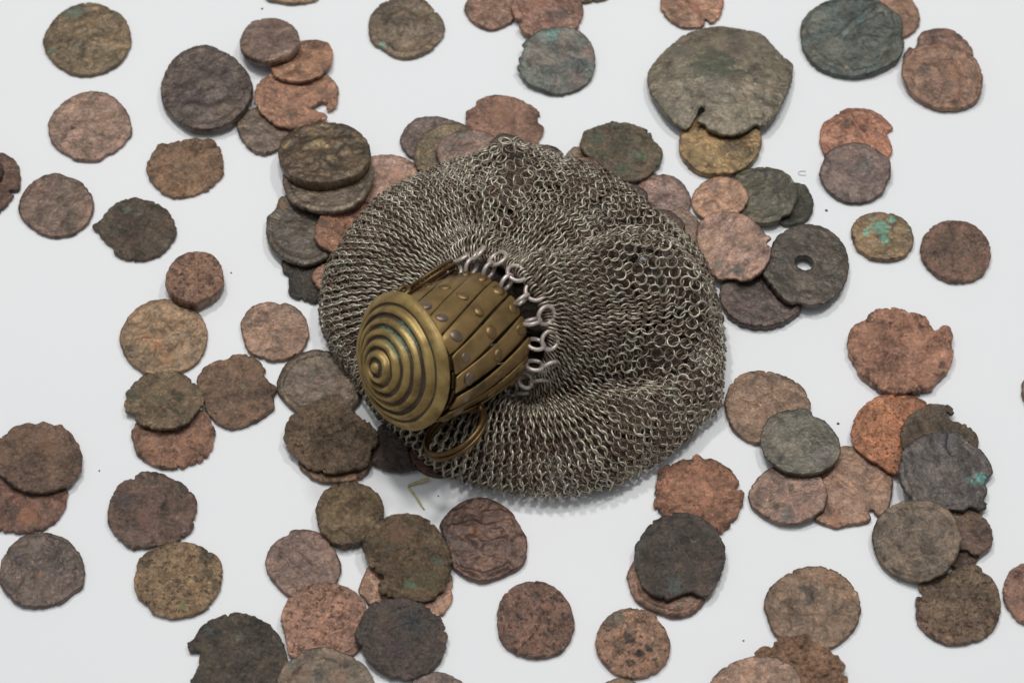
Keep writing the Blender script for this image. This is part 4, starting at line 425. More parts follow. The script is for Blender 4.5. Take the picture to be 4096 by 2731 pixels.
 ('light copper coin with two slanting black marks',(25.89,-76.22,0.06),(0.0,0.0),1.39,'spots',(152,114,90),(132,104,86),0,[(-8.0,-0.1),(-7.5,2.7),(-6.1,5.2),(-4.2,7.1),(-1.9,8.0),(1.0,8.2),(2.9,7.5),(5.1,6.6),(5.4,5.2),(6.9,3.4),(7.8,0.6),(7.9,-1.8),(7.0,-4.2),(5.3,-6.3),(2.8,-7.7),(-0.1,-8.1),(-2.9,-7.5),(-5.4,-5.8),(-7.3,-3.2)],[(-0.8,1.0,1.23,(66,62,58)),(-3.4,-2.3,1.03,(72,66,60)),(1.3,-2.9,1.23,(40,38,36)),(3.3,-1.3,1.09,(40,38,36)),(-0.6,-4.6,0.82,(48,44,40)),(-3.6,5.5,2.05,(116,108,92)),(3.9,-0.8,0.27,(40,38,36)),(4.9,1.3,0.55,(80,64,56))],None,[([(-3.9,4.1),(-0.7,5.5),(3.1,4.8)],0.62,0.2),([(-4.4,-4.9),(-0.3,-6.0),(4.2,-3.5)],0.48,0.2)]),
 ('thin sliver of an olive coin at the bottom picture edge below the black marked coin',(23.27,-88.6,0.06),(-0.0,-0.0),1.23,'smooth',(114,92,70),(100,84,66),0,[(-3.2,3.4),(-0.3,4.3),(2.8,3.4),(4.7,0.6),(3.9,-2.8),(0.1,-4.5),(-3.6,-2.8),(-4.8,0.6)],[],None,[]),
 ('golden brown coin with rusty orange stains in its worn relief',(-79.86,0.49,0.06),(-0.0,-0.0),1.31,'struck',(128,103,76),(116,96,72),0,[(-10.1,-0.5),(-9.8,2.3),(-8.7,5.2),(-6.5,8.0),(-3.6,9.8),(-0.1,10.2),(3.4,9.4),(6.2,7.6),(8.5,5.2),(9.7,2.3),(9.9,-0.5),(9.4,-4.1),(7.5,-7.2),(4.6,-9.2),(1.6,-10.0),(-1.4,-10.0),(-4.2,-9.2),(-7.1,-6.8),(-9.0,-4.1)],[(-1.3,-2.5,1.71,(150,98,52)),(1.8,-2.9,1.16,(104,70,44)),(4.0,-2.7,0.82,(120,82,50)),(2.9,0.7,0.62,(72,66,60)),(1.0,-5.6,2.05,(140,102,60)),(-4.1,-0.9,1.03,(148,98,56))],None,[([(-4.8,-0.9),(-2.4,-0.9),(-0.9,-3.3),(-1.4,-5.6)],0.55,0.32),([(0.7,-1.7),(2.9,-3.7),(4.1,-1.7)],0.55,0.3),([(-7.1,2.3),(-3.8,4.0),(-0.3,3.6)],0.62,0.2)]),
 ('small thick copper coin touching the golden brown coin',(-73.53,15.18,0.88),(-0.064,-0.096),3.0,'spots',(134,100,80),(118,90,74),0,[(-6.8,-1.3),(-6.4,1.8),(-4.9,4.8),(-2.7,6.6),(-0.3,7.3),(2.5,7.0),(4.7,5.2),(6.1,2.4),(6.6,-0.3),(6.2,-2.9),(4.7,-5.2),(2.7,-6.5),(0.4,-7.7),(-2.0,-7.2),(-4.1,-6.2),(-6.0,-3.9)],[(-1.1,3.8,0.75,(84,66,60)),(-5.0,1.0,0.82,(80,64,58))],None,[]),
 ('smooth copper brown coin lying alone between the thick copper coin and the bag',(-54.51,2.19,0.06),(0.0,0.0),1.31,'smooth',(128,99,81),(114,92,76),0,[(-8.0,1.5),(-7.3,3.9),(-5.7,6.3),(-3.4,7.5),(-1.0,7.8),(0.8,7.1),(1.8,7.5),(4.3,6.5),(6.4,4.3),(7.6,1.5),(7.9,-1.4),(7.1,-4.2),(5.2,-6.5),(2.2,-7.7),(-0.5,-7.9),(-3.3,-6.9),(-5.8,-5.4),(-6.9,-2.6)],[(-3.6,4.7,0.41,(72,62,56)),(4.9,6.3,2.05,(102,88,78)),(5.0,-3.0,2.05,(136,98,76))],None,[]),
 ('pink copper coin with wrinkled surface,under the thin greenish tan coin',(-75.71,-26.06,0.06),(-0.0,0.0),1.31,'crust',(144,108,88),(124,94,78),0,[(-9.5,1.4),(-9.1,3.3),(-8.4,4.5),(-5.5,6.0),(0.5,6.8),(5.5,7.2),(7.3,5.6),(8.6,3.3),(9.0,0.6),(8.5,-2.8),(7.0,-5.1),(4.4,-6.6),(1.5,-7.5),(-1.5,-7.6),(-4.5,-6.6),(-7.4,-4.5),(-8.9,-1.7)],[],None,[]),
 ('brown coin with irregular chipped outline next to the thin greenish tan coin',(-62.44,-13.78,0.06),(0.0,0.0),1.39,'rough',(120,95,75),(108,86,70),0,[(-9.2,2.3),(-8.4,4.7),(-6.8,6.8),(-4.5,7.8),(-2.1,8.4),(-1.2,9.4),(0.8,9.7),(3.3,9.0),(5.4,7.0),(6.3,5.6),(5.9,4.7),(7.0,2.7),(8.7,1.3),(9.2,0.3),(8.5,-1.6),(8.8,-3.6),(8.4,-4.9),(6.4,-6.7),(4.2,-8.2),(1.6,-9.4),(-1.1,-9.7),(-3.9,-8.2),(-6.0,-5.9),(-7.6,-2.4),(-8.8,0.3)],[(-3.8,-3.2,0.68,(84,88,80)),(1.7,1.1,0.82,(130,124,100)),(5.8,-0.8,1.37,(92,76,64)),(-2.4,4.1,0.68,(84,76,68))],None,[]),
 ('thin greenish tan coin lying over the wrinkled pink copper coin',(-78.55,-16.77,1.37),(0.0875,-0.1448),1.07,'rough',(116,98,76),(100,90,70),0,[(-8.9,-0.1),(-8.5,1.2),(-8.8,2.5),(-7.7,4.6),(-5.5,7.1),(-2.9,8.2),(0.2,8.4),(3.4,7.4),(6.4,4.7),(8.3,2.0),(9.2,-1.1),(8.8,-2.8),(7.5,-4.4),(7.0,-6.1),(4.8,-7.8),(1.5,-8.5),(-1.9,-8.1),(-4.7,-6.7),(-5.9,-5.3),(-5.9,-4.1),(-7.1,-3.4),(-8.4,-2.9)],[(-7.0,2.0,2.05,(88,86,68)),(3.7,4.0,2.05,(138,106,80)),(3.9,-0.1,0.68,(84,90,70))],None,[]),
 ('smooth grey brown coin between the bag and the crusty pitted coin',(-43.65,-12.14,0.06),(0.0,0.0),1.23,'dish',(96,83,70),(88,77,66),0,[(-9.7,-0.5),(-9.3,2.3),(-8.0,5.4),(-5.7,7.8),(-2.7,9.0),(-0.3,9.2),(2.8,8.4),(6.3,6.2),(9.1,1.5),(9.6,-3.2),(6.7,-7.5),(1.7,-9.0),(-2.0,-8.5),(-4.7,-7.3),(-7.1,-5.2),(-8.9,-2.8)],[(0.0,1.1,0.62,(132,80,66)),(-4.5,6.8,0.48,(126,84,66))],None,[([(-8.7,-0.5),(-7.5,3.4),(-5.0,6.6),(-1.6,7.8)],0.34,0.28)]),
 ('reddish coin edge peeping out below the mail bag by the straw',(-18.35,-28.71,0.06),(0.0,0.0),1.23,'smooth',(104,68,58),(90,60,52),0,[(-8.1,2.4),(-4.6,-3.1),(-0.1,-6.7),(5.2,-6.4),(7.1,-0.9),(4.1,4.7),(-2.8,6.9)],[],None,[]),
 ('dark plum coin fragment between the crusty pitted coin and the bag',(-26.86,-29.88,1.02),(0.1732,0.1083),1.23,'rough',(74,62,58),(64,54,50),0,[(-4.8,-1.9),(-4.3,0.2),(-3.2,2.8),(-3.0,5.9),(-0.8,6.8),(3.1,2.7),(4.6,-2.7),(6.1,-4.4),(2.2,-5.1),(-0.8,-4.6)],[],None,[]),
 ('bronze coin rim showing beneath the crusty pitted coin',(-39.41,-31.28,0.06),(0.0,0.0),1.48,'smooth',(108,80,56),(96,72,52),0,[(-8.2,-1.2),(-6.7,-3.4),(-3.7,-5.6),(0.2,-6.3),(4.1,-5.8),(6.9,-3.9),(8.3,-1.2),(7.7,2.7),(2.7,6.1),(-4.1,6.1),(-7.9,2.7)],[],None,[]),
 ('crusty pitted olive brown coin lying over the bronze and grey brown coins by the bag',(-40.56,-26.48,1.85),(0.0236,-0.027),1.48,'sponge',(112,94,74),(98,82,66),0,[(-10.4,0.4),(-9.8,3.8),(-7.5,6.6),(-5.1,8.5),(-2.2,10.0),(1.2,10.7),(3.7,8.8),(5.8,5.3),(8.8,3.0),(10.6,0.1),(10.7,-2.2),(9.2,-3.8),(9.1,-6.6),(7.2,-8.3),(3.4,-9.4),(-0.5,-9.3),(-4.4,-8.1),(-7.4,-5.3),(-9.5,-3.0)],[],None,[]),
]
HEAP = [(7.4,47.5,1.44,0.01,0.064,6.0,1.2),(26.7,37.4,1.38,0.039,0.045,5.5,1.2),(17.0,43.0,2.79,0.042,0.115,6.0,1.2),(35.2,28.7,2.3,0.181,0.147,5.5,1.2),(-1.1,50.0,3.83,-0.183,0.073,5.0,1.2),(-0.6,-14.4,1.06,0.0,-0.0,6.2,1.4),(4.8,1.7,1.06,0.0,-0.0,8.5,1.53),(20.3,-0.1,1.06,-0.0,0.0,6.4,1.69),(24.8,-28.0,1.06,0.0,0.0,5.0,1.48),(15.8,-28.2,2.0,0.156,0.0,6.4,1.3),(-21.8,31.0,1.06,0.0,0.0,6.5,1.6),(1.8,-25.7,1.97,-0.0,0.12,7.8,1.45),(1.9,33.3,1.06,0.0,-0.0,5.7,1.21),(-5.0,19.5,1.06,0.0,-0.0,7.5,1.54),(-13.0,6.1,1.06,-0.0,0.0,7.4,1.52),(-14.9,-19.6,1.35,-0.012,-0.036,7.8,1.3),(-30.4,17.3,2.84,-0.213,0.06,8.3,1.7),(14.5,-15.2,2.42,0.056,-0.169,7.8,1.28),(-25.3,-12.3,1.88,0.154,-0.051,5.2,1.63),(-22.5,-5.2,2.97,0.0,-0.321,6.5,1.23),(-10.2,-6.4,1.06,-0.0,-0.0,5.4,1.31),(-26.8,7.1,3.8,-0.119,0.121,7.4,1.37),(7.2,19.0,1.91,-0.17,-0.0,5.5,1.36),(14.2,23.8,2.25,-0.177,-0.011,7.0,1.69),(16.3,15.9,3.44,-0.177,0.286,7.1,1.45),(27.1,-2.4,2.73,-0.2,0.05,8.3,1.26),(2.2,-34.2,2.44,-0.0,0.25,5.5,1.53),(34.8,-3.9,2.55,-0.2,0.05,5.6,1.69),(10.0,32.9,4.22,0.161,-0.212,6.9,1.34),(33.5,14.8,1.06,0.0,-0.0,5.8,1.35),(-29.7,-1.2,5.18,-0.081,0.044,5.7,1.66),(35.0,-22.3,1.06,0.0,-0.0,6.2,1.43),(42.5,-12.5,1.06,0.0,-0.0,4.8,1.3),(24.8,25.6,2.13,-0.197,-0.011,5.6,1.6),(39.2,4.9,3.01,-0.268,-0.165,6.3,1.21),(-6.4,-29.8,4.09,0.246,0.127,7.0,1.37),(-11.2,33.3,2.15,-0.144,-0.036,7.6,1.38),(30.3,-10.9,3.66,-0.032,0.524,5.2,1.43),(26.9,-21.4,2.81,0.006,0.019,6.0,1.65),(-25.7,-17.5,3.77,0.154,0.423,5.0,1.45),(25.4,12.7,3.42,-0.045,0.242,6.0,1.27),(-16.5,20.2,3.02,-0.042,-0.0,6.6,1.4),(18.1,-34.3,3.66,-0.004,0.48,5.6,1.21),(37.7,17.3,2.57,-0.0,-0.0,6.0,1.43),(-0.2,40.8,4.31,0.128,0.269,6.3,1.47),(-34.3,4.1,7.17,0.228,-0.163,5.7,1.36),(1.0,9.8,2.75,-0.001,0.001,5.6,1.37),(-15.4,22.7,4.6,-0.046,0.008,8.6,1.29),(-7.5,9.4,5.07,0.066,0.269,8.4,1.56),(0.1,19.7,6.93,-0.321,-0.311,7.5,1.52),(-10.2,28.2,7.27,-0.046,-0.545,6.8,1.24),(16.3,-5.2,4.87,0.245,0.063,8.8,1.36),(17.4,5.5,6.93,0.108,-0.218,8.7,1.32),(11.1,4.6,7.96,0.108,-0.218,6.6,1.28),(29.4,7.1,7.59,-0.385,-0.218,7.2,1.43),(-16.7,11.0,6.7,0.065,0.268,8.9,1.29),(15.3,6.0,9.59,0.108,-0.218,7.0,1.61),(34.1,9.0,7.24,-0.372,-0.205,7.4,1.56),(-10.8,31.3,7.36,-0.046,-0.519,7.5,1.52),(2.3,21.5,7.82,-0.279,-0.283,6.7,1.25),(12.0,2.4,11.83,0.108,-0.218,7.0,1.67),(6.5,0.1,13.61,0.108,-0.218,7.6,1.61),(-15.3,9.2,7.79,0.065,0.268,6.8,1.6)]

# ---------------------------------------------------------------- bag surface (millimetres)
AXIS = np.array([-0.65000, -0.64712, 0.39842])
F1 = np.array([0.70553, -0.70868, 0.0])
F2 = np.array([0.28235, 0.28110, 0.91720])
COLLAR_O = np.array([-22.42, -25.47, 30.33])
NECK_R = 14.7
NECK_C = COLLAR_O - 29.4 * AXIS

def seg_dist(x, y, line):
    """distance to a polyline, the side of it and the share run along it"""
    best = np.full(x.shape, 1e9); side = np.zeros(x.shape); run = np.zeros(x.shape)
    n = len(line) - 1
    for i in range(n):
        ax_, ay_ = line[i]; bx_, by_ = line[i + 1]
        dx, dy = bx_ - ax_, by_ - ay_
        l2 = dx * dx + dy * dy
        t = np.clip(((x - ax_) * dx + (y - ay_) * dy) / l2, 0, 1)
        ex, ey = x - (ax_ + t * dx), y - (ay_ + t * dy)
        d = np.hypot(ex, ey)
        m = d < best
        best = np.where(m, d, best)
        side = np.where(m, np.sign(dx * ey - dy * ex), side)
        run = np.where(m, (i + t) / n, run)
    return best, side, run

def bag_rim(frac):
    f = (np.asarray(frac) % 1.0) * len(RIM)
    i = np.floor(f).astype(int) % len(RIM); j = (i + 1) % len(RIM); t = f - np.floor(f)
    h, g = (i - 1) % len(RIM), (j + 1) % len(RIM)
    A, B, C_, D_ = RIM[h], RIM[i], RIM[j], RIM[g]
    t = t[..., None]
    return 0.5 * ((2 * B) + (C_ - A) * t + (2 * A - 5 * B + 4 * C_ - D_) * t ** 2 + (3 * B - A - 3 * C_ + D_) * t ** 3)

def bag_height(psi):
    """plateau height of the bag by direction from the neck"""
    keys = [(-180, 15), (-135, 14), (-90, 15.5), (-45, 17), (0, 20.5), (40, 21), (90, 20.5), (115, 20), (150, 16.5), (180, 15)]
    return np.interp(np.degrees(psi), [k[0] for k in keys], [k[1] for k in keys])

def bag_surface(phi, r):
    """phi: angle round the neck (radians), r: 0 at the neck, 1 at the widest line, to 1.3 under the bag"""
    phi = np.asarray(phi, float); r = np.asarray(r, float)
    c0 = NECK_C + NECK_R * (np.cos(phi)[..., None] * F1 + np.sin(phi)[..., None] * F2)
    psi = (phi - math.radians(45) + math.pi) % (2 * math.pi) - math.pi
    frac = (np.degrees(psi) % 360) / 360
    rim = bag_rim(frac)
    rr = np.minimum(r, 1.0)
    xy = c0[..., :2] + (rim - c0[..., :2]) * rr[..., None]
    ze = np.full(phi.shape, 4.6)
    H = bag_height(psi)
    pw = 1.85
    z = ze + (H - ze) * np.maximum(1 - rr ** pw, 0) ** (1 / pw)
    near = np.exp(-(rr / 0.16) ** 1.6)
    z = z + (c0[..., 2] - H) * near
    # folds
    env = np.clip(rr / 0.12, 0, 1) * np.clip((1 - rr) / 0.10, 0, 1) ** 0.6
    for line, hgt, s_pos, s_neg in FOLDS:
        d, side, run = seg_dist(xy[..., 0], xy[..., 1], line)
        sg = np.where(side > 0, s_pos, s_neg)
        z = z + env * hgt * np.exp(-(d / sg) ** 2)
    z = z + env * (0.7 * np.sin(xy[..., 0] * 0.21 + 1.3 * np.sin(xy[..., 1] * 0.17)) + 0.5 * np.sin(xy[..., 1] * 0.33 + xy[..., 0] * 0.11))
    # under side
    u = np.clip(r - 1, 0, 0.3) / 0.3
    tuck = 5.5 * (1 - np.cos(u * math.pi / 2)) + np.maximum(r - 1.3, 0) / 0.6 * 14.0
    inward = (c0[..., :2] - rim); inward = inward / np.linalg.norm(inward, axis=-1, keepdims=True)
    xy = xy + inward * tuck[..., None]
    z = np.where(r > 1, 0.35 + (ze - 0.35) * (1 - np.sin(u * math.pi / 2)), z)
    z = np.maximum(z, 0.35)
    return np.concatenate([xy, z[..., None]], -1)

# ---------------------------------------------------------------- coins
def closed_spline(pts, step):
    P = np.asarray(pts, float)
    n = len(P)
    out = []
    for i in range(n):
        A, B, C_, D_ = P[i - 1], P[i], P[(i + 1) % n], P[(i + 2) % n]
        k = max(1, int(round(np.hypot(*(C_ - B)) / step)))
        t = (np.arange(k) / k)[:, None]
        # a tight spline, so that notches keep their corners
        m1, m2 = 0.5 * (C_ - A), 0.5 * (D_ - B)
        l = np.hypot(*(C_ - B))
        for mm in (m1, m2):
            q = np.hypot(*mm)
            if q > 1.1 * l:
                mm *= 1.1 * l / q
        h = (2 * t ** 3 - 3 * t ** 2 + 1) * B + (t ** 3 - 2 * t ** 2 + t) * m1 + (-2 * t ** 3 + 3 * t ** 2) * C_ + (t ** 3 - t ** 2) * m2
        out.append(h)
    return np.concatenate(out)

STYLE = {  # low relief, middle, fine, edge wear, struck design, pits, speck amount, shader grain
    'smooth': (0.20, 0.055, 0.030, 0.17, 0.13, 0.00, -0.05, 0.40),
    'struck': (0.16, 0.06, 0.030, 0.17, 0.30, 0.00, -0.04, 0.42),
    'heavy':  (0.30, 0.10, 0.04, 0.14, 0.34, 0.00, -0.04, 0.40),
    'dish':   (0.16, 0.055, 0.03, 0.17, 0.12, 0.00, -0.05, 0.42),
    'rough':  (0.22, 0.13, 0.06, 0.26, 0.16, 0.05, -0.01, 0.75),
    'crust':  (0.32, 0.22, 0.09, 0.30, 0.14, 0.12, -0.02, 0.85),
    'spots':  (0.18, 0.07, 0.05, 0.17, 0.10, 0.20, 0.07, 0.65),
    'sponge': (0.30, 0.28, 0.10, 0.34, 0.00, 0.60, 0.02, 0.90),
}

def coin_mesh(name, poly, th, style, seed, dome=0.0, hole=None, spots=(), step=0.34, rim_col=None, strokes=()):
    low, mid, fine, edge, struck, pit, _, _ = STYLE[style]
    B = closed_spline(poly, step)
    # edge wear: nibble the outline
    nxt, prv = np.roll(B, -1, 0), np.roll(B, 1, 0)
    tn = nxt - prv
    nrm = np.stack([tn[:, 1], -tn[:, 0]], 1) / np.maximum(np.hypot(tn[:, 0], tn[:, 1]), 1e-6)[:, None]
    if np.sum(B[:, 0] * nxt[:, 1] - nxt[:, 0] * B[:, 1]) < 0:
        B = B[::-1].copy(); nrm = -nrm[::-1]
    wob = fbm(B[:, 0] * 0.7 + 31, B[:, 1] * 0.7, seed + 3, 3)
    nick = np.maximum(fbm(B[:, 0] * 0.9, B[:, 1] * 0.9 + 50, seed + 5, 2) - 0.42, 0) * 2.2
    B = B + nrm * (edge * wob - edge * 2.6 * nick)[:, None]
    nb = len(B)
    loops = [np.arange(nb)]
    pts = B
    if hole:
        a = np.linspace(0, 2 * math.pi, 40, endpoint=False)[::-1]
        Hh = np.stack([hole[0] + hole[2] * np.cos(a), hole[1] + hole[2] * np.sin(a)], 1)
        loops.append(nb + np.arange(40))
        pts = np.concatenate([B, Hh])
    ne = len(pts)
    seg = [(int(l[i]), int(l[(i + 1) % len(l)])) for l in loops for i in range(len(l))]
    lo, hi = B.min(0), B.max(0)
    gx, gy = np.meshgrid(np.arange(lo[0], hi[0], step), np.arange(lo[1], hi[1], step * 0.87), indexing='ij')
    gx = gx + (np.arange(gx.shape[1]) % 2)[None, :] * step / 2
    rg = np.random.default_rng(seed)
    gp = np.stack([gx.ravel(), gy.ravel()], 1) + rg.uniform(-0.2, 0.2, (gx.size, 2)) * step
    def inside(poly_, p):
        r = np.zeros(len(p), bool)
        x, y = p[:, 0], p[:, 1]
        for (x1, y1), (x2, y2) in zip(poly_, np.roll(poly_, -1, 0)):
            if y1 == y2:
                continue
            r ^= ((y1 > y) != (y2 > y)) & (x < (x2 - x1) * (y - y1) / (y2 - y1) + x1)
        return r
    def edge_dist(p):
        best = np.full(len(p), 99.0)
        for l in loops:
            Q = pts[l]
            for i in range(0, len(p), 4000):
                d = np.hypot(p[i:i + 4000, None, 0] - Q[None, :, 0], p[i:i + 4000, None, 1] - Q[None, :, 1])
                best[i:i + 4000] = np.minimum(best[i:i + 4000], d.min(1))
        return best
    gp = gp[inside(B, gp)]
    gd = edge_dist(gp)
    if hole:
        gd = np.where(np.hypot(gp[:, 0] - hole[0], gp[:, 1] - hole[1]) < hole[2] + 0.1, 0, gd)
    keep = gd > step * 0.55
    gp, gd = gp[keep], gd[keep]
    V2 = np.concatenate([pts, gp])
    res = delaunay_2d_cdt([Vector(p) for p in V2.tolist()], seg, [], 1, 1e-5)
    if len(res[0]) != len(V2):
        V2 = np.array([[p[0], p[1]] for p in res[0]])
    tris = [tuple(t) for t in res[2]]
    if hole:
        c3 = np.array([V2[list(t)].mean(0) for t in tris])
        ok = np.hypot(c3[:, 0] - hole[0], c3[:, 1] - hole[1]) > hole[2] * 0.98
        tris = [t for t, k in zip(tris, ok) if k]
    dist = edge_dist(V2)
    x, y = V2[:, 0], V2[:, 1]
    R = 0.5 * float(np.mean(hi - lo))
    cx, cy = 0.5 * (lo + hi)
    rad = np.hypot(x - cx, y - cy) / R
    lf = 0.34 if style == 'heavy' else 0.18
    z = 1.35 * low * fbm(x * lf, y * lf, seed + 11, 2) + 1.3 * mid * fbm(x * 0.6, y * 0.6, seed + 21, 3) + 1.7 * fine * fbm(x * 1.5, y * 1.5, seed + 31, 2)
    if style in ('crust', 'rough', 'sponge'):
        z += mid * 1.2 * (0.4 - np.abs(fbm(x * 0.45, y * 0.45, seed + 41, 3)))
    if struck:
        # a worn bust or figure, and worn letters round it
        rot = rg.uniform(0, 2 * math.pi)
        u = ((x - cx) * math.cos(rot) + (y - cy) * math.sin(rot)) / R
        v = (-(x - cx) * math.sin(rot) + (y - cy) * math.cos(rot)) / R
        u = u + 0.10 * fbm(x * 0.35, y * 0.35, seed + 51, 2)
        v = v + 0.10 * fbm(x * 0.35 + 40, y * 0.35, seed + 52, 2)
        head = np.exp(-(((u - 0.02) / 0.30) ** 2 + ((v - 0.10) / 0.38) ** 2) ** 1.6)
        neck = np.exp(-((u / 0.20) ** 2 + ((v + 0.38) / 0.22) ** 2) ** 1.4)
        nose = np.exp(-(((u - 0.34) / 0.10) ** 2 + ((v - 0.10) / 0.12) ** 2))
        fold = np.sin(22 * (u + 0.5 * v)) * np.exp(-(((u + 0.12) / 0.22) ** 2 + ((v - 0.25) / 0.26) ** 2))
        ang = np.arctan2(v, u)
        letters = smoothstep(0.1, 0.9, np.sin(ang * 17 + 1.2 * np.sin(ang * 5 + seed))) * np.exp(-((rad - 0.80) / 0.055) ** 2)
        letters *= smoothstep(-0.2, 0.4, np.sin(ang * 1.5 + seed))
        z += struck * (0.9 * head + 0.7 * neck + 0.5 * nose + 0.30 * fold + 0.5 * letters)
        z += struck * 0.45 * np.exp(-((dist - 1.3) / 0.35) ** 2)
    if style == 'dish':
        z += 0.30 * np.exp(-((dist - 0.9) / 0.5) ** 2) - 0.25 * np.exp(-(rad / 0.6) ** 2)
        z += 0.07 * np.sin(np.arctan2(y - cy, x - cx) * 46) * np.exp(-((dist - 1.6) / 0.6) ** 2)
    if pit:
        d, rnd = cells(x * 0.95, y * 0.95, seed + 61)
        z -= pit * (rnd > 0.35) * smoothstep(0.42, 0.16, d)
        d, rnd = cells(x * 0.5 + 9, y * 0.5, seed + 67)
        z -= pit * 0.9 * (rnd > 0.6) * smoothstep(0.34, 0.12, d)
    for line, wd, hg in strokes:
        d = seg_dist(x + 0.25 * fbm(x * 0.6, y * 0.6, seed + 77, 2), y + 0.25 * fbm(x * 0.6 + 9, y * 0.6, seed + 78, 2), line)[0]
        z += hg * np.exp(-(d / wd) ** 2)
    z = z * smoothstep(0.0, 0.40, dist) - 0.12 * (1 - smoothstep(0.0, 0.40, dist)) ** 2
    bend = dome * np.maximum(1 - rad ** 2, 0)
    z = th + np.clip(z, -0.75 * th, 0.5 * th) + bend
    nv = len(V2)
    edge_idx = np.concatenate(loops)
    verts = [np.stack([x, y, z], 1)]
    faces = list(tris)
    # the side: bulged, with a worn middle line; then the underside
    off = nv
    mids, bots = {}, {}
    ex, ey = x[edge_idx], y[edge_idx]
    out = np.concatenate([nrm, np.zeros((ne - nb, 2))]) if hole else nrm
    rug = 0.10 * fbm(ex * 1.2, ey * 1.2, seed + 71, 2)
    midp = np.stack([ex + out[:, 0] * (0.07 + rug), ey + out[:, 1] * (0.07 + rug), bend[edge_idx] + 0.48 * th], 1)
    botp = np.stack([ex - out[:, 0] * 0.12, ey - out[:, 1] * 0.12, bend[edge_idx] + 0.02 * np.ones(ne)], 1)
    verts += [midp, botp]
    o1, o2 = nv, nv + ne
    k0 = 0
    for l in loops:
        m = len(l)
        for i in range(m):
            j = (i + 1) % m
            a, b_ = k0 + i, k0 + j
            faces.append((int(l[i]), o1 + a, o1 + b_, int(l[j])))
            faces.append((o1 + a, o2 + a, o2 + b_, o1 + b_))
        k0 += m
    if dome or hole:
        o3 = nv + 2 * ne
        verts.append(np.stack([x, y, bend + 0.02], 1))
        remap = {int(l): o2 + i for i, l in enumerate(edge_idx)}
        faces += [tuple(remap.get(q, o3 + q) for q in t[::-1]) for t in tris]
    else:
        faces.append(tuple(o2 + i for i in range(ne))[::-1])
    V = np.concatenate(verts) * MM
    me = bpy.data.meshes.new(name)
    me.from_pydata(V.tolist(), [], faces)
    if dome or hole:
        used = np.zeros(len(V), bool)
    me.shade_smooth()
    # stains
    st = np.zeros((len(V), 4), np.float32)
    st[:, :3] = 0.1
    xx, yy = V[:, 0] / MM, V[:, 1] / MM
    wx = xx + 0.7 * fbm(xx * 0.5, yy * 0.5, seed + 81, 3)
    wy = yy + 0.7 * fbm(xx * 0.5 + 20, yy * 0.5, seed + 83, 3)
    rim_amt = 0.85 if style == 'crust' else 0.62
    if rim_col is not None:
        ds = np.concatenate([dist, np.zeros(len(V) - len(dist))])[:len(V)]
        a = np.clip(rim_amt - 0.5 * ds, 0, rim_amt) * smoothstep(-0.25, 0.35, fbm(xx * 0.22, yy * 0.22, seed + 91, 3))
        st[:, :3] = lin(rim_col); st[:, 3] = a
    for (sx, sy, sr, sc) in spots:
        d = np.hypot(wx - sx, wy - sy) / max(sr, 0.35)
        a = np.clip(1.05 - 0.55 * d ** 1.5, 0, 0.85)
        take = a > st[:, 3]
        st[take, :3] = lin(sc)
        st[take, 3] = a[take]
    at = me.color_attributes.new('stain', 'FLOAT_COLOR', 'POINT')
    at.data.foreach_set('color', st.ravel())
    me.materials.append(M_COIN)
    me.update()
    return me

def coin_look(o, style, col_a, col_b, seed):
    rg = random.Random(seed)
    o['patina_a'] = [k_ * float(v) for k_, v in zip((1.10, 1.06, 0.98), lin(col_a))]
    o['patina_b'] = [k_ * float(v) for k_, v in zip((1.10, 1.06, 0.98), lin(col_b))]
    o['patina_grain'] = float(STYLE[style][7])
    o['patina_pits'] = float(STYLE[style][6])
    o['patina_offset'] = [rg.uniform(-3, 3), rg.uniform(-3, 3), rg.uniform(-3, 3)]

def rest_matrix(org, b, c):
    n = Vector((-b, -c, 1)).normalized()
    ex = Vector((1, 0, b)).normalized()
    ey = n.cross(ex)
    m = Matrix((ex, ey, n)).transposed().to_4x4()
    m.translation = Vector(org) * MM
    return m

for i, (label, org, (b_, c_), th, style, ca, cb, dome, poly, spots, hole, strokes) in enumerate(COINS):
    me = coin_mesh('coin', poly, th, style, 101 + 17 * i, dome, hole, spots, strokes=strokes, rim_col=tuple(0.55 * v for v in cb) if style in ('crust', 'rough', 'spots', 'smooth') else None)
    o = link(bpy.data.objects.new('coin', me))
    o.matrix_world = rest_matrix(org, b_, c_)
    coin_look(o, style, ca, cb, 500 + i)
    tag(o, label, 'coin', 'old coins scattered on the white table')

# the coins the bag still holds
a24 = np.linspace(0, 2 * math.pi, 14, endpoint=False)
held = []
for k in range(6):
    rg = np.random.default_rng(900 + k)
    rr_ = 8.0 * (1 + 0.04 * rg.standard_normal(14))
    held.append(coin_mesh('coin', np.stack([rr_ * np.cos(a24), rr_ * np.sin(a24)], 1), 1.6, ('smooth', 'rough')[k % 2], 3000 + 31 * k, step=0.6))
HELD_COL = [(78, 58, 48), (66, 56, 48), (88, 64, 50), (58, 50, 46), (72, 60, 46), (80, 60, 52)]  # coin browns darkened to paint in the shade inside the bag
for i, (x, y, z, b_, c_, r_, th) in enumerate(HEAP):
    o = link(bpy.data.objects.new('coin', held[i % 6]))
    m = rest_matrix((x, y, z), b_, c_)
    o.matrix_world = m @ Matrix.Rotation(i * 1.7, 4, 'Z') @ Matrix.Diagonal((r_ / 8.0, r_ / 8.0, th / 1.6, 1))
    coin_look(o, 'smooth', HELD_COL[i % 6], HELD_COL[(i + 3) % 6], 1500 + i)
    tag(o, 'brown coin inside the mail bag, glimpsed through its rings', 'coin', 'coins held inside the mail bag')

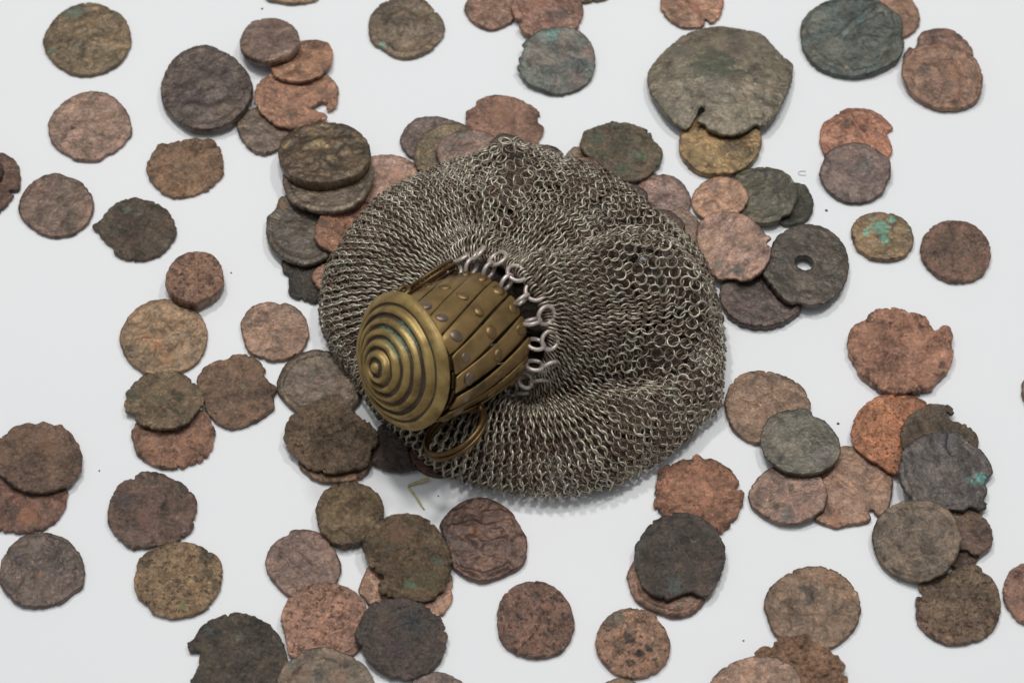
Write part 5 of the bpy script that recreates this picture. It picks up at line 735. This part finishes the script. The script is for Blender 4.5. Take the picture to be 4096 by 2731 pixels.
# ---------------------------------------------------------------- the purse
purse = link(bpy.data.objects.new('coin_purse', None))
purse.location = (NECK_C[0] * MM, NECK_C[1] * MM, 0)
tag(purse, 'round mail coin purse of fine metal rings with an expanding brass collar and ribbed lid', 'purse')
PURSE_INV = Matrix.Translation(-purse.location)

def torus(R, r, nu, nv, squash=1.0, frame=None):
    u = np.linspace(0, 2 * math.pi, nu, endpoint=False)
    v = np.linspace(0, 2 * math.pi, nv, endpoint=False)
    U, V_ = np.meshgrid(u, v, indexing='ij')
    P = np.stack([(R + r * np.cos(V_)) * np.cos(U), (R + r * np.cos(V_)) * np.sin(U), r * squash * np.sin(V_)], -1).reshape(-1, 3)
    F = [(i * nv + j, ((i + 1) % nu) * nv + j, ((i + 1) % nu) * nv + (j + 1) % nv, i * nv + (j + 1) % nv) for i in range(nu) for j in range(nv)]
    return P, F

def frame_matrix(centre, X, Y, Z):
    m = Matrix((Vector(X), Vector(Y), Vector(Z))).transposed().to_4x4()
    m.translation = Vector(centre) * MM
    return m

def part(name, me, parent, world_matrix):
    o = bpy.data.objects.new(name, me)
    link(o, parent)
    base = PURSE_INV if parent is purse else PURSE_INV @ Matrix.Identity(4)
    pm = Matrix.Identity(4)
    p = parent
    chain = Matrix.Identity(4)
    while p is not None:
        chain = p.matrix_basis @ chain
        p = p.parent
    o.matrix_basis = chain.inverted() @ world_matrix
    return o

def make_mesh(name, verts, faces, materials, smooth=True):
    me = bpy.data.meshes.new(name)
    me.from_pydata((np.asarray(verts) * MM).tolist(), [], faces)
    for m in materials:
        me.materials.append(m)
    if smooth:
        me.shade_smooth()
    me.update()
    return me

# --- the mail: rows of rings round the neck, every ring through four others
RING_R, WIRE = 1.36, 0.21
N_COL, N_ROW = 119, 43
rgm = np.random.default_rng(77)
rows = np.arange(N_ROW)
def place_rings():
    dens = 400
    rs = np.linspace(0.0, 1.9, dens)
    out = []
    phis_all = (np.arange(N_COL * 2) / (N_COL * 2)) * 2 * math.pi
    S = bag_surface(phis_all[:, None] + 0 * rs, rs[None, :] + 0 * phis_all[:, None])
    seg = np.linalg.norm(np.diff(S, axis=1), axis=2)
    arc = np.concatenate([np.zeros((len(S), 1)), np.cumsum(seg, 1)], 1)
    # smooth the row lines between neighbouring columns
    frac = (rows + 0.5) / N_ROW
    frac = frac ** 0.97
    rr = np.zeros((len(S), N_ROW))
    for k in range(len(S)):
        rr[k] = np.interp(frac * arc[k, -1], arc[k], rs)
    for _ in range(10):
        rr = (np.roll(rr, 1, 0) + 2 * rr + np.roll(rr, -1, 0)) / 4
    # let the rings of each row slide along it until they are nearly evenly spaced
    fine = np.arange(720) / 720 * 2 * math.pi
    warp_prev = None
    warps = []
    for i in rows:
        rf = np.interp(fine, np.append(phis_all, 2 * math.pi), np.append(rr[:, i], rr[0, i]))
        Q = bag_surface(fine, rf)
        L_ = np.linalg.norm(np.roll(Q, -1, 0) - Q, axis=1)
        cum = np.concatenate([[0], np.cumsum(L_)]) / L_.sum()
        even = np.interp(np.arange(720) / 720, cum, np.append(fine, 2 * math.pi))
        d_ = even - fine
        d_ = d_ - d_.mean()
        warps.append(0.62 * d_)
    warps = np.array(warps)
    for _ in range(4):
        pad = np.concatenate([warps[:1], warps, warps[-1:]])
        warps = (pad[:-2] + 2 * pad[1:-1] + pad[2:]) / 4
    for i in rows:
        ks = np.arange(N_COL) * 2 + (i % 2)
        ph = phis_all[ks] + rgm.normal(0, 0.002, N_COL)
        ph = ph + np.interp(ph % (2 * math.pi), fine, warps[i], period=2 * math.pi)
        r_ = np.interp(ph % (2 * math.pi), phis_all, rr[:, i], period=2 * math.pi) + rgm.normal(0, 0.0012, N_COL)
        r_ = np.clip(r_, 0.002, 1.898)
        P = bag_surface(ph, r_)
        e = 1e-3
        du = bag_surface(ph + e, r_) - bag_surface(ph - e, r_)
        dv = bag_surface(ph, np.minimum(r_ + e, 1.9)) - bag_surface(ph, np.maximum(r_ - e, 0))
        p = np.linalg.norm(du, axis=1) / (2 * e) * (2 * math.pi / N_COL)
        dv /= np.linalg.norm(dv, axis=1, keepdims=True)
        du -= dv * np.sum(du * dv, 1, keepdims=True)
        du /= np.linalg.norm(du, axis=1, keepdims=True)
        nn = np.cross(du, dv)
        nn *= np.sign(np.sum(nn * np.array([0, 0, 1.0]), 1, keepdims=True) + 1e-9) if False else 1
        ca = np.clip(p / (2.05 * RING_R), 0.30, 0.90)
        al = np.arccos(ca) * (1 if i % 2 else -1) + rgm.normal(0, 0.05, N_COL)
        X = np.cos(al)[:, None] * du + np.sin(al)[:, None] * nn
        Y = dv + rgm.normal(0, 0.05, (N_COL, 1)) * nn + rgm.normal(0, 0.03, (N_COL, 1)) * du
        Y -= X * np.sum(X * Y, 1, keepdims=True)
        Y /= np.linalg.norm(Y, axis=1, keepdims=True)
        Z = np.cross(X, Y)
        P = P + nn * rgm.normal(0, 0.05, (N_COL, 1))
        out.append((P, X, Y, Z, nn))
    return [np.concatenate(a) for a in zip(*out)]
RP, RX, RY, RZ, RN = place_rings()
rscale = rgm.normal(1.0, 0.03, len(RP))
camp = np.array(cam.location) / MM
vd = camp - RP
vdist = np.linalg.norm(vd, axis=1); vd /= vdist[:, None]
face_on = np.abs(np.sum(RZ * vd, 1)) / (vdist / 588) ** 2
up = np.where(np.sum(RN * np.array([0, 0, 1.0]), 1) < 0, -1, 1)
front = np.sum(RN * up[:, None] * vd, 1) > 0.25
behind_collar = np.zeros(len(RP), bool)
for t in np.linspace(-28, 12, 24):
    q = COLLAR_O + t * AXIS
    rel = q - RP
    along = np.sum(rel * vd, 1)
    off = np.linalg.norm(rel - along[:, None] * vd, axis=1)
    behind_collar |= (off < 16) & (along > 2)
low = np.arange(len(RP)) // N_COL > N_ROW - 14
score = np.where(front & ~behind_collar & ~low, face_on, -1)
single = np.zeros(len(RP), bool)
single[np.argsort(-score)[:300]] = True

tv, tf = torus(RING_R, WIRE, 16, 6)
ring_me = make_mesh('ring', tv, tf, [M_RING])
rest = np.where(~single)[0]
allv = (RP[rest][:, None, :] + rscale[rest][:, None, None] * (tv[None, :, 0:1] * RX[rest][:, None, :] + tv[None, :, 1:2] * RY[rest][:, None, :] + tv[None, :, 2:3] * RZ[rest][:, None, :])).reshape(-1, 3)
nf, nvt = len(tf), len(tv)
allf = (np.asarray(tf)[None] + (np.arange(len(rest)) * nvt)[:, None, None]).reshape(-1, 4)
mail_me = bpy.data.meshes.new('mail_bag')
mail_me.vertices.add(len(allv)); mail_me.loops.add(allf.size); mail_me.polygons.add(len(allf))
mail_me.vertices.foreach_set('co', ((allv - np.array([NECK_C[0], NECK_C[1], 0])) * MM).ravel())
mail_me.loops.foreach_set('vertex_index', allf.ravel().astype(np.int32))
mail_me.polygons.foreach_set('loop_start', (np.arange(len(allf)) * 4).astype(np.int32))
mail_me.polygons.foreach_set('loop_total', np.full(len(allf), 4, np.int32))
mail_me.update(calc_edges=True); mail_me.validate()
mail_me.shade_smooth()
mail_me.materials.append(M_RING)
mail = link(bpy.data.objects.new('mail_bag', mail_me), purse)
tag(mail, 'bag woven of thousands of small grey metal rings', kind='stuff')
for k in np.where(single)[0]:
    o = bpy.data.objects.new('ring', ring_me)
    link(o, mail)
    s = float(rscale[k])
    o.matrix_basis = PURSE_INV @ frame_matrix(RP[k], RX[k], RY[k], RZ[k]) @ Matrix.Scale(s, 4)

# --- collar of riveted slats
N_SLAT = 17
STEP = 360.0 / N_SLAT
TH0, LEAN = 127.63, 20.24
def collar_r(t):
    # through (-4.6, 11.9), (-13.7, 13.2), (-22.8, 13.6)
    return np.interp(0, [0], [0]) + (13.5 * (t + 13.71) * (t + 22.83) / ((-4.61 + 13.71) * (-4.61 + 22.83))
            + 14.1 * (t + 4.61) * (t + 22.83) / ((-13.71 + 4.61) * (-13.71 + 22.83))
            + 13.60 * (t + 4.61) * (t + 13.71) / ((-22.83 + 4.61) * (-22.83 + 13.71)))
def collar_pt(t, deg, dr=0.0):
    th = np.radians(deg)
    r = collar_r(t) + dr
    return COLLAR_O + np.multiply.outer(t, AXIS) + (r * np.cos(th))[..., None] * F1 + (r * np.sin(th))[..., None] * F2
def slat_deg(k, t, lean=1):
    # the angle at the far end, and the lean towards the lid
    s = (t + 22.83) / 18.22
    return TH0 - STEP * k - lean * LEAN * s
def slat_mesh(k, lean, dr, width, thick, jitter):
    ts = np.concatenate([[-24.9, -24.75, -24.4], np.linspace(-24.0, -3.5, 24), [-3.1, -1.6, -1.4]])
    hw = []
    for t in ts:
        e = min(t + 24.9, -1.4 - t)
        w_ = 1.0 if e > 0.9 else 0.72 + 0.28 * math.sqrt(max(1 - ((0.9 - e) / 0.9) ** 2, 0.0))
        hw.append(0.5 * width * w_)
    hw = np.array(hw)
    vs, fs = [], []
    across = np.array([-1, -0.86, -0.4, 0, 0.4, 0.86, 1])
    prof = np.array([-0.16, -0.03, 0.02, 0.03, 0.02, -0.03, -0.16])
    rg = random.Random(k * 7 + 3)
    wav = rg.uniform(0, 6)
    n = len(across)
    for side in (0, 1):
        for i, t in enumerate(ts):
            for j, a in enumerate(across):
                r = float(collar_r(t))
                da = math.degrees(a * hw[i] / r)
                d = dr + (prof[j] if side == 0 else -thick - 0.3 * prof[j]) + jitter * math.sin(t * 0.35 + wav) + 0.16 * a + 0.14 * a * math.sin(wav * 2) + 0.12 * math.sin(k * 2.9)
                vs.append(collar_pt(np.array(t), slat_deg(k, t, lean) + da + 0.7 * math.sin(k * 5.1 + t * 0.12), d))
    m = len(ts)
    for i in range(m - 1):
        for j in range(n - 1):
            q = (i * n + j, i * n + j + 1, (i + 1) * n + j + 1, (i + 1) * n + j)
            fs.append(q[::-1] if False else q)
            fs.append(tuple(m * n + x for x in q[::-1]))
        for j in (0, n - 1):
            q = (i * n + j, (i + 1) * n + j, m * n + (i + 1) * n + j, m * n + i * n + j)
            fs.append(q if j == 0 else q[::-1])
    for i in (0, m - 1):
        for j in range(n - 1):
            q = (i * n + j, m * n + i * n + j, m * n + i * n + j + 1, i * n + j + 1)
            fs.append(q if i == 0 else q[::-1])
    return np.array(vs), fs
def dome_mesh(name, r, h, mat):
    vs, fs = [(0, 0, h)], []
    lv = [(0.45, 0.93), (0.8, 0.62), (0.98, 0.18), (1.0, -0.25)]
    for a, b in lv:
        for q in range(14):
            an = 2 * math.pi * q / 14
            vs.append((r * a * math.cos(an), r * a * math.sin(an), h * b))
    for q in range(14):
        fs.append((0, 1 + q, 1 + (q + 1) % 14))
        for l in range(3):
            o_ = 1 + l * 14
            fs.append((o_ + q, o_ + 14 + q, o_ + 14 + (q + 1) % 14, o_ + (q + 1) % 14))
    return make_mesh(name, vs, fs, [mat])
rivet_me = dome_mesh('rivet', 1.38, 0.60, M_RIVET)
plate_me = dome_mesh('rivet', 1.42, 0.58, M_LEAD)
def radial_frame(t, deg, dr):
    p = collar_pt(np.array(t), deg, dr)
    th = math.radians(deg)
    z = math.cos(th) * F1 + math.sin(th) * F2
    y = -AXIS
    x = np.cross(y, z)
    return frame_matrix(p, x, y, z)
ctr = Vector(COLLAR_O + AXIS * -13.7)
for k in range(N_SLAT):
    v, f = slat_mesh(k, 1, 0.0, 4.68, 0.5, 0.10)
    s = part('slat', make_mesh('slat', v, f, [M_SLAT]), purse, Matrix.Identity(4))
    for t, me_ in ((-22.83, rivet_me), (-13.71, rivet_me), (-4.9, plate_me)):
        part('rivet', me_, s, radial_frame(t, slat_deg(k, t), 0.0) @ Matrix.Rotation(k * 1.3 + t, 4, 'Z') @ Matrix.Diagonal((1 + 0.12 * math.sin(k * 3.1 + t), 1 + 0.12 * math.cos(k * 4.7 + t), 0.8 + 0.2 * math.sin(k * 5.3 + t), 1)))
    v, f = slat_mesh(k, -1, -1.15, 5.0, 0.45, 0.05)
    part('inner_slat', make_mesh('inner_slat', v, f, [M_SLAT_DARK]), purse, Matrix.Identity(4))

# --- links between the slat ends and the mail
lv_, lf_ = torus(1.85, 0.48, 28, 10)
link_me = make_mesh('link', lv_, lf_, [M_LINK])
lv_, lf_ = torus(2.05, 0.50, 30, 10)
link_big = make_mesh('link', lv_, lf_, [M_LINK])
rl = random.Random(8)
for k in range(N_SLAT):
    d0 = slat_deg(k, -25.0)
    th = math.radians(d0)
    rad_v = math.cos(th) * F1 + math.sin(th) * F2
    tan_v = -math.sin(th) * F1 + math.cos(th) * F2
    # small link through the slat end, standing on edge
    c1 = COLLAR_O - 25.9 * AXIS + (collar_r(-24.5) + 0.9 + rl.uniform(-.2, .4)) * rad_v
    a = rl.uniform(-0.35, 0.35)
    z1 = math.cos(a) * tan_v + math.sin(a) * rad_v
    x1 = -AXIS - z1 * np.dot(-AXIS, z1); x1 /= np.linalg.norm(x1)
    part('link', link_me, purse, frame_matrix(c1, x1, np.cross(z1, x1), z1))
    # wider link lying across it and carrying a bunch of mail rings
    c2 = COLLAR_O - (28.6 + rl.uniform(-.3, .5)) * AXIS + (collar_r(-24.5) + 2.5 + rl.uniform(-.2, .6)) * rad_v + rl.uniform(-.4, .4) * tan_v
    a, b_ = rl.uniform(-0.55, -0.1), rl.uniform(-0.5, 0.5)
    z2 = rad_v + a * -AXIS + b_ * tan_v; z2 /= np.linalg.norm(z2)
    x2 = -AXIS - z2 * np.dot(-AXIS, z2); x2 /= np.linalg.norm(x2)
    part('link', link_big, purse, frame_matrix(c2, x2, np.cross(z2, x2), z2))

# --- the ribbed lid, a shallow cone of round steps
LID_C = np.array([-23.44, -24.03, 31.0])
LID_AX = np.array([-0.74087, -0.48691, 0.46264])
LID_X = np.array([0.54922, -0.83568, 0.0]); LID_Y = np.cross(LID_AX, LID_X)
def lid_profile():
    R = 15.05
    ridges = [0.0, 2.95, 5.15, 7.35, 9.55, 11.75]
    half = [1.30, 0.72, 0.73, 0.73, 0.74, 0.74]
    pts = []
    for r in np.linspace(0.0, R, 160):
        base = 7.6 * (1 - (r / R) ** 1.35)
        groove = 1
        z = base
        for c, h in zip(ridges, half):
            d = abs(r - c) / h
            if d < 1:
                z = base + 1.0 * math.sqrt(max(1 - d * d, 0)); groove = 0 if d < 0.9 else 1
        if r > 12.95:
            d = (r - 14.0) / 1.06
            z = base + 0.8 * math.sqrt(max(1 - d * d, 0)); groove = 0 if abs(d) < 0.97 else 1
        pts.append((r, z, groove))
    pts[-1] = (R, 0.35, 0)
    pts += [(R + 0.12, 0.1, 0), (R + 0.05, -0.3, 0), (R - 0.4, -0.6, 0), (R - 1.6, -0.75, 0), (R - 3.4, -0.9, 1), (R - 3.6, -2.6, 1), (R - 5.0, -2.8, 1)]
    return pts
pp = lid_profile()
nu = 96
vs, fs, mats = [(0, 0, pp[0][1])], [], []
for r, z, g in pp[1:]:
    for q in range(nu):
        an = 2 * math.pi * q / nu
        dent = 0.10 * math.sin(2 * an + r * 0.3) + 0.07 * math.sin(5 * an - r * 0.9 + 1) + 0.05 * math.sin(9 * an + r * 1.7)
        rw = r * (1 + 0.006 * math.sin(3 * an + 1) + 0.004 * math.sin(7 * an))
        vs.append((rw * math.cos(an), rw * math.sin(an), z + dent * min(r / 4, 1)))
for q in range(nu):
    fs.append((0, 1 + q, 1 + (q + 1) % nu)); mats.append(0)
for l in range(len(pp) - 2):
    o_ = 1 + l * nu
    g = 1 if (pp[l + 1][2] and pp[l + 2][2]) else 0
    for q in range(nu):
        fs.append((o_ + q, o_ + nu + q, o_ + nu + (q + 1) % nu, o_ + (q + 1) % nu)); mats.append(g)
lid_me = make_mesh('lid', vs, fs, [M_BRASS, M_GROOVE])
lid_me.polygons.foreach_set('material_index', np.array(mats, np.int32))
# verdigris left in arcs along the upper steps
V = np.array(vs)
rr_, an_ = np.hypot(V[:, 0], V[:, 1]), np.arctan2(V[:, 1], V[:, 0])
st = np.zeros(len(V), np.float32)
LIDM = frame_matrix(LID_C, LID_X, LID_Y, LID_AX)
for r0, a0, a1, w_ in VERDIGRIS:
    mid_a, half_a = 0.5 * (a0 + a1), 0.5 * (a1 - a0)
    da = np.abs((an_ - math.radians(mid_a) + math.pi) % (2 * math.pi) - math.pi)
    st = np.maximum(st, np.clip(1.2 - (np.abs(rr_ - r0) / w_) ** 2, 0, 0.58) * np.clip(2.5 * (1 - da / math.radians(half_a)), 0, 1))
at = lid_me.attributes.new('stain', 'FLOAT', 'POINT')
at.data.foreach_set('value', st.astype(np.float32))
lid = part('lid', lid_me, purse, LIDM)
tag(lid, 'conical brass lid with round concentric ribs and verdigris')

# --- eyelets at both sides of the lid and the split rings hanging in them
def split_ring(centre, X, Z, R, wire, name, gap=1.0):
    X = np.array(X, float); Z = np.array(Z, float)
    Z /= np.linalg.norm(Z); X = X - Z * np.dot(X, Z); X /= np.linalg.norm(X)
    Y = np.cross(Z, X)
    # one wire wound twice
    n, nv = 96, 10
    vs, fs = [], []
    for i in range(n + 1):
        a = 4 * math.pi * i / n
        lift = (i / n - 0.5) * 2 * wire * 1.9 * gap
        rr = R + 0.12 * math.sin(a * 0.5)
        c = np.array([rr * math.cos(a), rr * math.sin(a), lift])
        er = np.array([math.cos(a), math.sin(a), 0]); ez = np.array([0, 0, 1.0])
        for j in range(nv):
            b = 2 * math.pi * j / nv
            vs.append(c + wire * (math.cos(b) * er + 0.95 * math.sin(b) * ez))
    for i in range(n):
        for j in range(nv):
            fs.append((i * nv + j, (i + 1) * nv + j, (i + 1) * nv + (j + 1) % nv, i * nv + (j + 1) % nv))
    fs.append(tuple(range(nv))[::-1]); fs.append(tuple(n * nv + j for j in range(nv)))
    return part(name, make_mesh(name, vs, fs, [M_DARKBRASS]), purse, frame_matrix(centre, X, Y, Z))
split_ring(*RING_FRONT, 'split_ring')
split_ring(*RING_BACK, 'split_ring')
ev_, ef_ = torus(1.25, 0.48, 24, 10)
eye_me = make_mesh('eyelet', ev_, ef_, [M_DARKBRASS])
for c_, X_, Z_ in EYELETS:
    X_ = np.array(X_, float); Z_ = np.array(Z_, float); Z_ /= np.linalg.norm(Z_)
    X_ = X_ - Z_ * np.dot(X_, Z_); X_ /= np.linalg.norm(X_)
    part('eyelet', eye_me, purse, frame_matrix(c_, X_, np.cross(Z_, X_), Z_))

# ---------------------------------------------------------------- crumbs and straw on the table
def crumb(x, y, r, colour, label, seed, flat=0.7):
    rg = random.Random(seed)
    bm = bmesh.new()
    bmesh.ops.create_icosphere(bm, subdivisions=2, radius=r * MM)
    for v in bm.verts:
        k = 1 + rg.uniform(-0.35, 0.25)
        v.co = Vector((v.co.x * k, v.co.y * k * 0.8, v.co.z * k * flat))
    me = bpy.data.meshes.new('crumb')
    bm.to_mesh(me); bm.free()
    m, b, n, w = new_material('crumb_matter')
    tc = n('ShaderNodeTexCoord')
    w(ramp(n, w, noise(n, w, tc.outputs['Object'], 3000.0, 3.0), [(0.3, tuple(0.6 * c for c in lin(colour))), (0.7, lin(colour))]), b.inputs['Base Color'])
    b.inputs['Roughness'].default_value = 0.9
    me.materials.append(m)
    o = link(bpy.data.objects.new('crumb', me))
    o.location = (x * MM, y * MM, r * flat * 0.8 * MM)
    tag(o, label, 'crumb', 'crumbs fallen on the table')
for i, (x, y, r, colour, label) in enumerate(CRUMBS):
    crumb(x, y, r, colour, label, 40 + i)

def straw(p0, p1, width, thick, label, seed):
    p0, p1 = np.array(p0, float), np.array(p1, float)
    d = p1 - p0; ln = np.linalg.norm(d); d /= ln
    s = np.array([-d[1], d[0], 0.0])
    rg = np.random.default_rng(seed)
    vs, fs = [], []
    n, k = 9, 8
    for i in range(n):
        t = i / (n - 1)
        w_ = width * (1 - 0.35 * t) * (1 + 0.1 * rg.standard_normal())
        c = p0 + d * ln * t + np.array([0, 0, 0.25 * math.sin(t * 3)]) + s * 0.1 * math.sin(t * 5)
        for j in range(k):
            a = 2 * math.pi * j / k
            vs.append(c + s * 0.5 * w_ * math.cos(a) + np.array([0, 0, 1.0]) * 0.5 * thick * math.sin(a))
    for i in range(n - 1):
        for j in range(k):
            fs.append((i * k + j, i * k + (j + 1) % k, (i + 1) * k + (j + 1) % k, (i + 1) * k + j))
    fs.append(tuple(range(k))); fs.append(tuple((n - 1) * k + j for j in range(k))[::-1])
    m, b, nn, w = new_material('dry_straw')
    tc = nn('ShaderNodeTexCoord')
    w(ramp(nn, w, noise(nn, w, tc.outputs['Object'], 900.0, 4.0), [(0.3, lin((168, 158, 84))), (0.7, lin((206, 200, 140)))]), b.inputs['Base Color'])
    b.inputs['Roughness'].default_value = 0.6
    o = mesh_object('straw', vs, fs, m)
    tag(o, label, 'straw', 'bits of straw beside the bag')
for i, (a, b_, w_, label) in enumerate(STRAWS):
    straw(a, b_, w_, 0.3, label, 60 + i)

def fibre(pts, r, label):
    P = np.array(pts, float)
    vs, fs, k = [], [], 5
    for i, p in enumerate(P):
        d = P[min(i + 1, len(P) - 1)] - P[max(i - 1, 0)]; d /= np.linalg.norm(d)
        s = np.array([-d[1], d[0], 0.0])
        for j in range(k):
            a = 2 * math.pi * j / k
            vs.append(p + r * (math.cos(a) * s + math.sin(a) * np.array([0, 0, 1.0])))
    for i in range(len(P) - 1):
        for j in range(k):
            fs.append((i * k + j, i * k + (j + 1) % k, (i + 1) * k + (j + 1) % k, (i + 1) * k + j))
    m, b, n, w = new_material('grey_hair')
    tc = n('ShaderNodeTexCoord')
    w(ramp(n, w, noise(n, w, tc.outputs['Object'], 800.0, 2.0), [(0.3, lin((120, 116, 114))), (0.7, lin((150, 146, 144)))]), b.inputs['Base Color'])
    o = mesh_object('hair', vs, fs, m)
    tag(o, label, 'hair')
fibre(HAIR, 0.06, 'tiny curled grey hair on the table near the golden brown coin')
